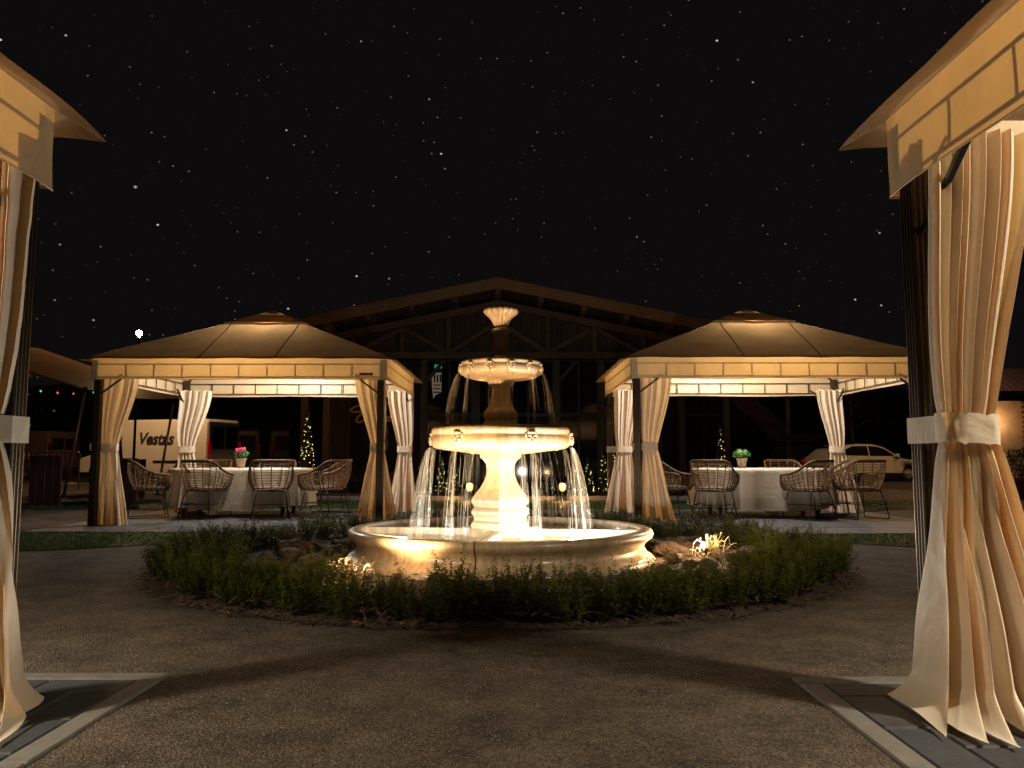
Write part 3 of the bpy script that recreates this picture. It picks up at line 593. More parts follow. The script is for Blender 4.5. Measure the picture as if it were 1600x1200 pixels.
spotlight((-1.06, 5.46, .13), (FX + .05, FY, 1.55), 'small black garden spotlight in the grass tuft in front of the basin', P_FSPOT, 80, WARM, 13)
spotlight((1.62, 6.72, .14), (FX, FY, .8), 'small black garden spotlight in the grass tuft right of the basin', P_FSPOT * .45, 90, WARM, 34)
def rim_lamp(ang, e, target, label):
    a = math.radians(ang); loc = (FX + 1.08 * math.cos(a), FY + 1.08 * math.sin(a), .262); spotlight_low(loc, target, label, e)
def spotlight_low(loc, target, label, e):
    root = empty('basin_lamp', loc); tag(root, label, 'basin lamp', 'lamps at the water line inside the basin')
    MB().lathe([(.0, -.03), (.026, -.028), (.03, .0), (.026, .004), (.024, -.004), (.0, -.006)], 14, cap=False).build('housing', M['galv'], root)
    MB().box(-.006, .006, -.006, .006, -.2, -.028).build('bracket', M['galv'], root)
    lamp('light', 'POINT', (0, 0, .045), e, (1, .95, .84), root, .03)
rim_lamp(-58, P_FRIM * 3.8, (FX, FY, .75), 'round lamp just inside the front right rim of the fountain basin')
rim_lamp(-135, P_FRIM * 1.0, (FX, FY, .8), 'round lamp just inside the front left rim of the fountain basin')

# ================================================================== GAZEBOS
HX, HY, VB, VT, EZ, OV = 1.97, 1.52, 1.95, 2.265, 2.215, .14
def make_gazebo():
    root = empty('gazebo')
    R_ = random.Random(2)
    post = MB(); h = .043                                    # ribbed aluminium profile
    prof = []
    for sx, sy in ((1, 0), (0, 1), (-1, 0), (0, -1)):
        for i in range(9):
            t = -h + 2 * h * i / 8; d = h + (.0035 if i % 2 else 0) if 0 < i < 8 else h
            prof.append((sx * d - sy * t, sy * d + sx * t))
    post.prism(prof, 'z', .006, 2.22); post.box(-.08, .08, -.08, .08, .006, .02)
    pm = post.mesh('post')
    for sx in (-1, 1):
        for sy in (-1, 1): place('post', pm, M['rib'], root, (sx * (HX - .07), sy * (HY - .07), 0))
    br = MB().bar((0, 0, 1.77), (.36, 0, 2.04), .022).mesh('brace')
    for sx in (-1, 1):
        for sy in (-1, 1):
            x, y = sx * (HX - .07), sy * (HY - .07)
            place('brace', br, M['metal'], root, (x - sx * .04, y, 0), (0, 0, 0 if sx < 0 else PI)); place('brace', br, M['metal'], root, (x, y - sy * .04, 0), (0, 0, PI / 2 if sy < 0 else -PI / 2))
    for ax, L, o in ((0, HX, HY), (1, HY, HX)):              # ladder rails inside the valances
        n = 10 if ax == 0 else 8
        for s in (-1, 1):
            m = MB(); q = s * (o - .035)
            def P(t, z): return (t, q, z) if ax == 0 else (q, t, z)
            e = L - .12
            m.bar(P(-e, 1.995), P(e, 1.995), .014); m.bar(P(-e, 2.165), P(e, 2.165), .013)
            for i in range(1, n): t = -e + 2 * e * i / n; m.bar(P(t, 2.002), P(t, 2.1585), .013)
            m.build('frame_rail', M['metal'], root)
    ra = MB(); tx, ty, tz = .20, .155, 3.05
    def zr(x, y): return 0
    for sx in (-1, 1):
        for sy in (-1, 1): ra.bar((sx * (HX - .08), sy * (HY - .08), 2.19), (sx * tx, sy * ty, tz - .05), .022)
    for s in (-1, 1):
        pass
        ra.bar((-tx, s * ty, tz - .05), (tx, s * ty, tz - .05), .02); ra.bar((s * tx, -ty + .011, tz - .05), (s * tx, ty - .011, tz - .05), .02)
    ra.build('rafters', M['metal'], root)
    EX, EY = HX + OV, HY + OV
    for k in range(4):                                       # four roof panels, slightly sagging between the rafters
        m = MB()
        def fn(u, v, k=k):
            s = 2 * u - 1
            if k in (0, 2):
                sg = -1 if k == 0 else 1; x = s * (EX + (tx - EX) * v) * (1 if k == 0 else -1); y = sg * (EY + (ty - EY) * v)
            else:
                sg = 1 if k == 1 else -1; y = s * (EY + (ty - EY) * v) * sg; x = sg * (EX + (tx - EX) * v)
            z = EZ + (tz - EZ) * v
            z -= .028 * math.sin(PI * v) * (1 - abs(s) ** 6) * (.6 + .4 * math.cos(3 * PI * s)) - .008 * noise.noise(Vector((x * 2.5, y * 2.5, k)))
            z -= .022 * (abs(s) ** 14) * (1 - v) ** 8 - .004 * (1 - v) ** 10 * (math.cos(5 * PI * s) * (1 - abs(s)))
            return (x, y, z)
        m.grid(fn, 40, 16); p = m.build('roof_panel', M['roof'], root)
        for s in ((-.25, .25) if k in (0, 2) else ()):
            def g(t, s=s):
                sg = -1 if k == 0 else 1; v = t; x = s * 2.02; y = sg * (EY + (ty - EY) * v); sfull = x / (EX + (tx - EX) * v); q = fn((sfull * (1 if k == 0 else -1) + 1) / 2, v); return (q[0], q[1], q[2] + .004)
            MB().tube([g(.82 * i / 14) for i in range(15)], .007, 5).build('seam', M['metal'], p)
    cap = MB(); cx, cy, cz = .60, .47, 2.905
    for k in range(4):
        A = [(-cx, -cy), (cx, -cy), (cx, cy), (-cx, cy)]; a, b = A[k], A[(k + 1) % 4]
        def fn(u, v, a=a, b=b):
            x = (a[0] + (b[0] - a[0]) * u) * (1 - v); y = (a[1] + (b[1] - a[1]) * u) * (1 - v)
            return (x, y, cz + (3.17 - cz) * v - .015 * math.sin(PI * v) * math.sin(PI * u) + .01 * noise.noise(Vector((x * 5, y * 5, 1))))
        cap.grid(fn, 14, 8)
        def f2(u, v, a=a, b=b): return ((a[0] + (b[0] - a[0]) * u), (a[1] + (b[1] - a[1]) * u), cz - .04 * v + .006 * math.sin(9 * u))
        cap.grid(f2, 14, 1)
    cap.build('roof_cap', M['cap'], root)
    for k, (ax, L, o) in enumerate(((0, HX, -HY), (1, HY, HX), (0, HX, HY), (1, HY, -HX))):
        m = MB()
        def fn(u, v, ax=ax, L=L, o=o, k=k):
            t = -L + 2 * L * u; z = VT + (VB - VT) * v; w = .010 * v * noise.noise(Vector((t * 2.2, k, v))) + .012 * v * v * math.sin(t * 5 + k) * .5
            z += .006 * v * math.sin(t * 3.1 + k) - .012 * v * (abs(2 * u - 1) ** 20); q = o + (w if o > 0 else -w)
            return (t, q, z) if ax == 0 else (q, t, z)
        m.grid(fn, 60, 6); p = m.build('valance', M['valance'], root)
        hm = MB()
        hm.tube([(lambda q: q)(fn(i / 40, .985)) for i in range(41)], .004, 4); hm.build('hem', M['valance'], p)
    return root
GZ = make_gazebo()
GAZ = [((-3.66, 12.12), 'far cream gazebo left of the fountain with table and white back curtains'),
       ((3.55, 11.98), 'far cream gazebo right of the fountain with green plant on its table'),
       ((-3.77, 1.50), 'near gazebo cut off by the left edge of the photo'),
       ((3.49, 1.60), 'near gazebo cut off by the right edge of the photo')]
for i, ((x, y), lb) in enumerate(GAZ):
    g = GZ if i == 0 else copy_tree(GZ)
    g.location = (x, y, 0); g.rotation_euler.z = PI if i in (1, 3) else 0; tag(g, lb, 'gazebo', 'four cream fabric gazebos around the fountain')
    if i == 0:
        p = MB().box(1.62, 1.80, -HY - .026, -HY - .022, 2.0, 2.035).build('maker_patch', M['patch'], g)
        for j in range(7): MB().box(1.635 + j * .021, 1.650 + j * .021, -HY - .029, -HY - .0265, 2.011, 2.024).build('lettering', M['redprint' if j < 4 else 'whiteprint'], p)
def pendant(x, y, z, e, col, label, down=0):
    root = empty('pendant_lamp', (x, y, z)); tag(root, label, 'lamp', 'lamps hung under the gazebo roofs')
    MB().tube([(0, 0, .06), (0, 0, 3.10 - z)], .004, 5).build('cord', M['black'], root)
    MB().lathe([(.012, .10), (.13, .075), (.132, .068), (.024, .07), (.018, .03)], 16).build('reflector_disc', M['white'], root)  # wide disc added above the bulb to keep light off the roof cap
    MB().ball((0, 0, .012), .032, 10, 8).build('bulb', M['bulb'], root)
    lamp('light', 'POINT', (0, 0, -.13), e, col, root, .16)
    if down: aim(lamp('downlight', 'SPOT', (0, 0, -.14), down, col, root, .16, spot_size=math.radians(118), spot_blend=.6), (0, 0, -1), (0, 0, 0))
pendant(-3.66, 12.12, 2.72, P_FAR, FAR_COL, 'white pendant lamp under the roof of the far left gazebo')
pendant(3.55, 11.98, 2.72, P_FAR, FAR_COL, 'white pendant lamp under the roof of the far right gazebo')
pendant(-3.77, 1.50, 2.86, P_NEAR, NEAR_COL, 'white pendant lamp under the near gazebo on the left', P_NEAR * 1.5)
pendant(3.49, 1.60, 2.86, P_NEAR, NEAR_COL, 'white pendant lamp under the near gazebo on the right', P_NEAR * 1.4)

# ================================================================== CURTAINS
def lerp(a, b, t): return a + (b - a) * t
def sm01(t): t = max(0, min(1, t)); return t * t * (3 - 2 * t)
def curtain(label, Y, top, tie, bot, seed, post, ztop=2.04, ztie=1.05, N=8, depth=.045, dbot=.09, res=(200, 90), kick=.0, floor=.010, side=1):
    """top, tie, bot: (centre X, half width). A pleated sheet, gathered by a band and held to the post."""
    r = random.Random(seed); root = empty('curtain', (tie[0], Y, 0)); tag(root, label, 'curtain', 'tied curtains on the gazebo posts')
    ph = [r.uniform(0, 6.28) for _ in range(8)]; am = [r.uniform(.45, 1.3) for _ in range(40)]; am = [(am[max(0, i - 1)] + am[i] + am[min(39, i + 1)]) / 3 for i in range(40)]; NB = N * (.8 if kick else .66)
    H = ztop - floor; vt = (ztop - ztie) / H
    def fn(u, v):
        z = ztop - H * v
        if v < vt:
            k = v / vt; q = k ** 1.7; c = lerp(top[0], tie[0], sm01(k)); w = lerp(top[1], tie[1], q); d = lerp(depth, depth * .72, q); mix = 0
        else:
            k = (v - vt) / (1 - vt); c = lerp(tie[0], bot[0], k ** 1.1); w = lerp(tie[1], bot[1], k ** .95); d = lerp(depth * .72, dbot, k ** .8); mix = sm01(k * 1.4)
        pin = math.exp(-((v - vt) / .035) ** 2)                    # pinched under the band
        uu = u + .030 * math.sin(2 * PI * u * 1.7 + ph[0] + .6 * v) + .016 * math.sin(2 * PI * u * 4.1 + ph[1] + 1.5 * v)
        pt = 2 * PI * N * uu + ph[2] + .5 * math.sin(3 * v + ph[3]); pb = 2 * PI * NB * (uu + .02 * math.sin(4 * v + ph[4])) + ph[5]
        def wave(p, sharp): return .82 * math.sin(p) + .28 * math.sin(2 * p + ph[6]) + .14 * math.sin(3.3 * p + ph[7])
        i = int(u * 39); a = lerp(am[i], am[min(39, i + 1)], u * 39 - i)
        f = lerp(wave(pt, .8), wave(pb, .75) * 1.05, mix) * a * (1 - .35 * pin)
        f += .35 * math.sin(2 * PI * u * 11 + ph[1] + 2 * v) * math.exp(-(min(u, 1 - u) / .12) ** 2) + .10 * math.sin(2 * PI * u * 17 + ph[3] + 3 * v) * (.4 + mix)
        om = lerp(-.30 * math.sin(2 * pt) / N, -.34 * math.sin(2 * pb) / NB, mix)
        x = c + w * (2 * u - 1 + om); y = d * f - .35 * d * math.cos(PI * (u - .5)) * (1 if v > vt else .4)
        wr = noise.noise(Vector((x * 6 + seed, v * 5, y * 6))) * .006 + noise.noise(Vector((x * 16, v * 24 * (1 + pin), seed))) * (.0022 + .004 * pin + .004 * max(0, v - .9) * 10)
        y += wr; x += wr * .6
        if kick and v > .94:                                       # the hem lands on the floor and slides outwards
            k = (v - .94) / .06; out = kick * k ** 1.5 * (.35 + .65 * max(0, -f)) ; y -= out * (1 if f < .25 else .1); x += (2 * u - 1) * kick * .55 * k ** 1.5
            z = max(floor + .004 + .012 * (1 + noise.noise(Vector((u * 14, v * 9, seed)))) * k, z + .035 * k * k * (1 - max(0, -f)))
        else: z += .012 * noise.noise(Vector((u * 7, seed, 2))) * max(0, v - .85) / .15
        if v < .06: z += .010 * (1 - v / .06) * math.sin(pt)
        return (x - tie[0], y, z)
    MB().grid(fn, *res).build('fabric', M['curtain'], root)
    b = MB(); hw = tie[1] * 1.04 + .012; hd = depth * .72 + .034; nn = 40; bh = .052                # band round the bundle
    def ring(u, v):
        a = 2 * PI * u; e = .55; cx, sy = math.cos(a), math.sin(a)
        x = hw * (abs(cx) ** e) * (1 if cx > 0 else -1); y = hd * (abs(sy) ** e) * (1 if sy > 0 else -1) - .012
        return (x, y + .008 * noise.noise(Vector((a * 3, v * 2, seed))), ztie - bh + 2 * bh * v + .006 * math.sin(a + seed) + .008 * noise.noise(Vector((a * 4, seed, v * 2))))
    b.grid(ring, nn, 8); tb = b.build('tieback', M['curtain'], root)
    px, py = post[0] - tie[0], post[1] - Y; s = .052                                              # strap round the post
    st = MB()
    sg = side; e = -hw * .9 * sg; cor = [(px - sg * s, py - s), (e, -hd * .62), (e, hd * .62), (px - sg * s, py + s)]
    n = len(cor)
    for i in range(n):
        a, c = cor[i], cor[(i + 1) % n]
        st.add([(a[0], a[1], ztie - bh * .95), (c[0], c[1], ztie - bh * .95), (c[0], c[1], ztie + bh * .95), (a[0], a[1], ztie + bh * .95)], [(0, 1, 2, 3)])
    st.build('strap', M['curtain'], tb)
    return root
curtain('large peach curtain filling the right foreground, hem spread on the slabs', 2.86, (1.715, .165), (1.625, .078), (1.705, .255), 5, (1.59, 3.05), ztop=2.10, ztie=1.005, N=8, depth=.058, dbot=.12, res=(360, 190), kick=.17)
curtain('large pale curtain at the left edge of the foreground, corner of hem on the slabs', 2.85, (-1.985, .18), (-1.93, .08), (-1.93, .25), 9, (-1.87, 2.95), ztop=2.10, ztie=1.005, N=8, depth=.058, dbot=.11, res=(360, 190), kick=.16, side=-1)
LGX, LGX2, LGY, LGY2 = -5.56, -1.76, 10.67, 13.57
curtain('yellowish curtain on the front left post of the far left gazebo', 10.80, (-5.34, .24), (-5.44, .10), (-5.40, .21), 12, (LGX, LGY), N=4.5, depth=.034, dbot=.06)
curtain('white curtain at the back left of the far left gazebo, near the van', 13.42, (-5.33, .26), (-5.46, .12), (-5.40, .25), 13, (LGX, LGY2), N=4.5, depth=.034, dbot=.06)
curtain('amber backlit curtain behind the front right post of the far left gazebo', 10.83, (-1.93, .20), (-1.82, .085), (-1.83, .30), 14, (LGX2, LGY), N=4.5, depth=.034, dbot=.06, side=-1)
curtain('white curtain at the back right of the far left gazebo, beside the falling water', 13.42, (-1.89, .22), (-1.80, .11), (-1.84, .22), 15, (LGX2, LGY2), N=4.5, depth=.034, dbot=.06, side=-1)
RGX, RGX2, RGY, RGY2 = 1.65, 5.45, 10.53, 13.43
curtain('amber backlit curtain on the front left post of the far right gazebo', 10.68, (1.93, .21), (1.84, .09), (1.95, .25), 16, (RGX, RGY), N=4.5, depth=.034, dbot=.06)
curtain('white curtain at the back left of the far right gazebo', 13.28, (1.93, .22), (1.86, .12), (1.82, .28), 17, (RGX, RGY2), N=4.5, depth=.034, dbot=.06)
curtain('white curtain at the back right of the far right gazebo, beside the white car', 13.28, (5.30, .21), (5.40, .11), (5.50, .30), 18, (RGX2, RGY2), N=4.5, depth=.034, dbot=.06, side=-1)

# ================================================================== TABLES, CHAIRS, POTS
def table(cx, cy, a, b, seed, lab_t, lab_c):
    t = empty('dining_table', (cx, cy, .009)); tag(t, lab_t, 'table', 'tables inside the far gazebos'); H = .735
    e = .55
    def P(an, k=1.0): c, s = math.cos(an), math.sin(an); return (a * k * abs(c) ** e * (1 if c > 0 else -1), b * k * abs(s) ** e * (1 if s > 0 else -1))
    n = 48; top = [P(2 * PI * i / n) for i in range(n)]
    MB().prism(top, 'z', H - .03, H).build('tabletop', M['wood_dark'], t)
    lg = MB().box(-.03, .03, -.03, .03, 0, H - .031).mesh('leg')
    for sx in (-1, 1):
        for sy in (-1, 1): place('leg', lg, M['wood_dark'], t, (sx * a * .72, sy * b * .6, 0))
    r = random.Random(seed); ph = [r.uniform(0, 6.28) for _ in range(6)]; m = MB(); NU, NV = 360, 26
    def fn(u, v):
        an = 2 * PI * u
        if v < .3:
            x, y = P(an, v / .3 * 1.0); return (x, y, H + .004 + .001 * noise.noise(Vector((x * 9, y * 9, 1))))
        k = (v - .3) / .7; x, y = P(an, 1.008); drop = .56 + .05 * abs(math.sin(an)) ** 3 + .03 * math.sin(an * 4 + ph[3]) * .6
        f = math.sin(27 * an + ph[0] + 1.2 * math.sin(5 * an + ph[1])) * .6 + math.sin(44 * an + ph[2]) * .3; d = Vector((math.cos(an) * b, math.sin(an) * a, 0)).normalized()
        o = .010 + k ** 1.05 * (.055 * f + .05); z = H + .004 - drop * k
        if k < .06: o *= .5
        return (x + d.x * o, y + d.y * o, z + .004 * noise.noise(Vector((x * 7, y * 7, k * 4))))
    m.grid(fn, NU, NV); o = m.build('tablecloth', M['tablecloth']); o.location = (cx, cy, .009); tag(o, lab_c, 'tablecloth', 'white cloths on the dining tables')
table(-4.26, 12.62, 1.05, .52, 1, 'oval dining table under a white cloth in the far left gazebo', 'white tablecloth with pink flower pot on it, far left gazebo')
table(3.87, 12.45, 1.02, .52, 2, 'oval dining table under a white cloth in the far right gazebo', 'white tablecloth with green potted plant on it, far right gazebo')

def catmull(P, t):
    n = len(P) - 1; i = min(n - 1, int(t * n)); f = t * n - i; g = lambda k: Vector(P[max(0, min(n, k))])
    p0, p1, p2, p3 = g(i - 1), g(i), g(i + 1), g(i + 2)
    return .5 * (2 * p1 + (p2 - p0) * f + (2 * p0 - 5 * p1 + 4 * p2 - p3) * f * f + (3 * p1 - p0 - 3 * p2 + p3) * f ** 3)
def make_chair():                                            # rattan tub chair, front is +Y
    root = empty('rattan_chair')
    half = [(0, -.30, .86), (.14, -.295, .86), (.245, -.27, .855), (.285, -.19, .815), (.31, -.06, .725), (.325, .09, .665), (.315, .22, .65), (.285, .275, .62), (.262, .285, .56), (.25, .27, .47)]
    bot = [(0, -.215, .435), (.10, -.215, .43), (.175, -.20, .425), (.215, -.15, .42), (.235, -.06, .415), (.24, .06, .415), (.24, .16, .42), (.24, .22, .425), (.24, .25, .43), (.24, .262, .44)]
    def rim(s): q = catmull(half, abs(s)); return Vector((q.x * (1 if s >= 0 else -1), q.y, q.z))
    def base(s): q = catmull(bot, abs(s)); return Vector((q.x * (1 if s >= 0 else -1), q.y, q.z))
    def S(s, w):
        a, b = base(s), rim(s); p = a.lerp(b, w); n = Vector((p.x, p.y * .9, 0)); n.normalize(); return p + n * (.035 * math.sin(PI * w) * (1 - abs(s) * .3))
    back = .36
    m = MB()
    for i in range(-16, 17):                                  # stakes
        s = i / 16 * .92
        if abs(s) < back and i % 2: continue
        m.tube([S(s, k / 6) for k in range(7)], .0055 if abs(s) > back else .007, 5)
    for w in (.07, .14, .22, .31, .40, .49, .58, .67, .76, .85, .93):   # weavers; the arms carry only some of them
        e = .40 if w in (.14, .31, .49, .67, .85) else .88
        m.tube([S(-e + 2 * e * k / 40, w) for k in range(41)], .0045, 4)
    for sgn in (-1, 1):                                       # slanting canes that thicken the arms
        for i in range(15):
            s0 = .38 + .034 * i; m.tube([S(sgn * (s0 + .05 * k / 5), k / 5) + Vector((sgn * .006, 0, 0)) for k in range(6)], .004, 4)
    m.build('woven_shell', M['rattan'], root)
    m = MB(); m.tube([rim(-1 + 2 * k / 60) for k in range(61)], .013, 7); m.tube([S(-1 + 2 * k / 60, .0) for k in range(61)], .012, 6)
    m.tube([S(-.97 + 1.94 * k / 60, .965) + Vector((0, 0, -.004)) for k in range(61)], .009, 5); m.build('rim', M['rattan'], root)
    m = MB(); pl = [base(-1 + 2 * k / 40) for k in range(41)]; pts = [(p.x * .96, p.y * .96, .418) for p in pl]
    for j in range(12):
        y = -.20 + .46 * j / 11; w = .23 if y > -.1 else .23 - (-.1 - y) * 1.1; m.tube([(-w, y, .415), (0, y, .405), (w, y, .415)], .008, 5)
    m.build('seat', M['rattan'], root)
    c = MB().lathe([(.0, .42), (.20, .422), (.235, .435), (.24, .45), (.225, .468), (.12, .475), (.0, .476)], 28, cy=.03); c.build('seat_pad', M['cushion'], root)
    leg = []
    for sx in (-1, 1):
        m = MB(); x0, x1 = sx * .20, sx * .265
        m.tube([(x0, .20, .42), (x0 + sx * .02, .225, .30), (x1, .265, .02), (x1, .24, .010), (x1, 0, .010), (x1, -.26, .010), (x1, -.285, .02), (x0 + sx * .02, -.235, .30), (x0, -.19, .42)], .0085, 6); m.build('leg_frame', M['black'], root)
        m = MB(); m.tube([(sx * .228, .222, .22), (sx * .228, -.245, .22)], .006, 5); m.build('stretcher', M['black'], root)
    for y in (.235, -.252): m = MB(); m.tube([(-.226, y, .215), (.226, y, .215)], .006, 5); m.build('stretcher', M['black'], root)
    m = MB(); m.tube([(-.2, -.19, .412), (.2, -.19, .412)], .008, 5); m.tube([(-.2, .2, .412), (.2, .2, .412)], .008, 5); m.build('seat_bar', M['black'], root)
    return root
CH = make_chair(); first = True
spots = [(-5.50, 12.15, -62, 'rattan chair at the left end of the left table, seen side on'),
         (-4.56, 11.98, -16, 'rattan chair in front of the left table, its back to us, nearer the left end'),
         (-3.60, 11.98, 17, 'rattan chair in front of the left table, its back to us, nearer the right end'),
         (-2.86, 12.25, 66, 'rattan chair at the right end of the left table, seen side on'),
         (-2.98, 13.20, 118, 'rattan chair behind the right end of the left table by the lit conifer'),
         (-5.02, 13.30, 176, 'rattan chair behind the left table, only its top rail showing left of the pink flowers'),
         (-3.92, 13.30, 184, 'rattan chair behind the left table, only its top rail showing right of the pink flowers'),
         (2.42, 12.35, -80, 'rattan chair half hidden by the amber curtain at the right table'),
         (2.98, 11.84, -30, 'rattan chair at the front left of the right table, its arm reaching right'),
         (4.36, 11.80, 36, 'rattan chair at the front right of the right table, its arm reaching left'),
         (4.98, 12.45, 80, 'rattan chair at the right end of the right table, in front of the white curtain'),
         (5.18, 11.95, 14, 'rattan chair standing farthest right by the right table'),
         (3.28, 13.15, 176, 'rattan chair behind the right table, top rail showing left of the green plant'),
         (4.50, 13.15, 183, 'rattan chair behind the right table, top rail showing right of the green plant')]
for x, y, a, lb in spots:
    o = CH if first else copy_tree(CH); first = False
    o.location = (x, y, .009); o.rotation_euler.z = math.radians(a); tag(o, lb, 'chair', 'rattan chairs round the two tables')
def flowerpot(loc, seed, petals, n, label, rad=.11):
    r = random.Random(seed); root = empty('flower_pot', loc); tag(root, label, 'flower pot', 'flower pots on the tables')
    MB().lathe([(.0, .0), (.05, .0), (.054, .01), (.075, .125), (.083, .128), (.085, .15), (.078, .152), (.070, .135), (.0, .13)], 24).build('pot', M['pot'], root)
    lf = MB(); fl = MB(); st = MB()
    for i in range(240):
        d = Vector((r.gauss(0, 1), r.gauss(0, 1), r.gauss(.3, .8))).normalized(); p = Vector((0, 0, .21)) + Vector((d.x * rad, d.y * rad, d.z * .075)) * r.uniform(.5, 1.1); L = r.uniform(.010, .021); n1 = (d + Vector((r.gauss(0, .5), r.gauss(0, .5), r.gauss(.3, .4)))).normalized(); u = n1.orthogonal().normalized(); w = n1.cross(u)
        lf.add([p + (u * math.cos(k * PI / 3) + w * math.sin(k * PI / 3)) * L * (.8 if k % 2 else 1) for k in range(6)], [(0, 1, 2, 3, 4, 5)])
        if i % 8 == 0: st.tube([(d.x * .02, d.y * .02, .13), p * .6 + Vector((0, 0, .07)), p], .002, 4)
    for i in range(n):
        a = r.uniform(0, 6.28); q = rad * r.uniform(.2, 1.0); c = Vector((q * math.cos(a), q * math.sin(a), .285 + r.uniform(-.03, .035) - q * .35))
        for k in range(14):
            d = Vector((r.gauss(0, 1), r.gauss(0, 1), r.gauss(.4, 1))).normalized(); p = c + d * .018; u = d.orthogonal().normalized(); w = d.cross(u); L = .012
            fl.add([p + (u * math.cos(j * PI / 2.5) + w * math.sin(j * PI / 2.5)) * L for j in range(5)], [(0, 1, 2, 3, 4)])
    f = lf.build('foliage', M['leafg'], root); st.build('stems', M['stem'], root); fl.build('blossoms', petals, root)
flowerpot((-4.20, 12.40  , .750), 4, M['pink'], 22, 'whitewashed pot of pink flowers on the left table')
flowerpot((3.52, 12.25, .750), 6, M['pale'], 4, 'whitewashed pot of green leaves with few pale blossoms on the right table', .125)

def ridge():
    m = MB()
    def fn(u, v):
        x = -150 + 300 * u; y = 62 + 40 * v; h = (8.2 + 1.6 * noise.noise(Vector((x * .05, 0, 4))) + 1.2 * noise.noise(Vector((x * .25, v, 7)))) * math.sin(PI * min(1, v * 1.6 + .02) * .5); return (x, y, h if v > 0 else -.2)
    m.grid(fn, 260, 8); tag(m.build('wooded_hill', mat('dark_woods', (.02, .024, .012), .95, 0, .4, 2, 1, 1.5, bdist=.5)), kind='structure')
ridge()
# ================================================================== TIMBER HALL BEHIND THE FOUNTAIN
HCX, SL = -.36, .205
def text(name, s, size, mt, parent, loc, rot, shear=0, bold=0, ext=.004, align='CENTER'):
    c = bpy.data.curves.new(name, 'FONT'); c.body = s; c.size = size; c.shear = shear; c.offset = bold; c.extrude = ext; c.align_x = align; c.materials.append(mt)
    t_ = bpy.data.objects.new('t', c); C.objects.link(t_); bpy.context.view_layer.update(); me = bpy.data.meshes.new_from_object(t_); bpy.data.objects.remove(t_); me.name = name
    o = bpy.data.objects.new(name, me); C.objects.link(o); o.parent = parent; o.location = loc; o.rotation_euler = rot; return o
def hall():
    root = empty('timber_hall', (HCX, 20, 0)); tag(root, 'wide timber hall with low gable roof and wooden trusses behind the fountain', 'building')
    HWd = 7.3; ap = 5.42
    for s in (-1, 1):
        e = ap - SL * HWd
        rf = MB().prism([(0, ap - .02), (s * HWd, e - .02), (s * HWd, e - .12), (0, ap - .12)], 'y', .06, 13).build('roof', M['board'], root, fix=True)
        f = MB().prism([(0, ap + .03), (s * (HWd + .1), e + .01), (s * (HWd + .1), e - .22), (0, ap - .20)], 'y', -.02, .055).build('bargeboard', M['wood'], root, fix=True)
        MB().prism([(0, ap + .075), (s * (HWd + .14), e + .045), (s * (HWd + .14), e + .012), (0, ap + .032)], 'y', -.05, .10).build('verge_trim', M['wood'], rf, fix=True)
        for k in range(1, 7):                                 # purlins under the overhang
            x = s * (k * 1.1); z = ap - SL * abs(x) - .21
            MB().box(x - .07, x + .07, .06, 1.25, z - .10, z + .085).build('purlin', M['wood_dark'], root)
    MB().box(-.07, .07, .06, 1.25, ap - .33, ap - .13).build('purlin', M['wood_dark'], root)
    ty = 1.0; tz = 5.0; cz = 3.62; w = 6.7                    # truss in front of the boarded gable
    def beam(a, b, t=.17, nm='truss_beam', mt='wood_dark', y=ty, d=.14): MB().bar((a[0], y, a[1]), (b[0], y, b[1]), d, t).build(nm, M[mt], root)
    for s in (-1, 1):
        beam((0, tz), (s * w, tz - SL * w), .19)
        for x in (1.32, 2.55, 3.85, 5.1): beam((s * x, cz + .09), (s * x, tz - SL * x - .08), .14, d=.12)
        for a, b in (((.12, tz - .55), (1.25, cz + .1)), ((1.40, cz + .1), (2.48, tz - SL * 2.5 - .16)), ((2.62, tz - SL * 2.6 - .16), (3.75, cz + .1)), ((3.95, cz + .1), (5.0, tz - SL * 5 - .16))): beam((s * a[0], a[1]), (s * b[0], b[1]), .12, d=.10, y=ty + .005)
    beam((0, cz + .09), (0, tz - .1), .14, d=.12)
    beam((-w, cz), (w, cz), .18, 'tie_beam')
    bm = {}
    x = -6.6
    while x < 6.6:                                            # boards, one by one
        z1 = tz - SL * abs(x) + .02; h = round(z1 - cz, 2)
        if h not in bm: bm[h] = MB().box(0, .128, 0, .022, 0, h).mesh('board')
        place('board', bm[h], M['board'], root, (x, ty + .14 + rnd.uniform(0, .012), cz)); x += .136
    MB().box(-6.6, 6.6, ty + .17, ty + .20, cz, cz + .1).build('board_backing', M['hallwall'], root)
    fy = 1.35                                                 # glazed front
    for x in (-4.55, -2.02, -.62, 1.55, 2.75, 3.8, 4.9, 6.1): MB().box(x - .07, x + .07, fy - .10, fy + .04, 0, cz - .09).build('column', M['wood_dark'], root)
    for a, b in ((-2.02, -.62), (-.62, 1.55), (1.55, 2.75), (2.75, 3.8), (3.8, 4.9), (4.9, 6.1)):
        for z0, z1 in ((.12, 2.02), (2.10, 3.5)):
            g = MB().box(a + .08, b - .08, fy - .02, fy - .005, z0, z1).build('window', M['glass'], root)
            n = max(1, round((b - a) / .72)); fm = MB()
            for i in range(n + 1): q = a + .09 + (b - a - .18) * i / n; fm.box(q - .022, q + .022, fy - .045, fy - .021, z0, z1)
            fm.box(a + .075, b - .075, fy - .046, fy - .0205, z0 - .03, z0); fm.box(a + .075, b - .075, fy - .046, fy - .0205, z1, z1 + .03); fm.build('window_frame', M['frame'], g)
        for s in (1,): beam((a + .07, 2.95), (a + .55, cz - .1), .09, 'knee_brace', y=fy - .03, d=.07)
    MB().box(-6.5, 6.5, fy + 3.2, fy + 3.3, 0, 3.6).build('inner_wall', M['hallwall'], root)
    MB().box(3.05, 3.75, fy + .0, fy + .03, .1, 2.9).build('door', M['board'], root)
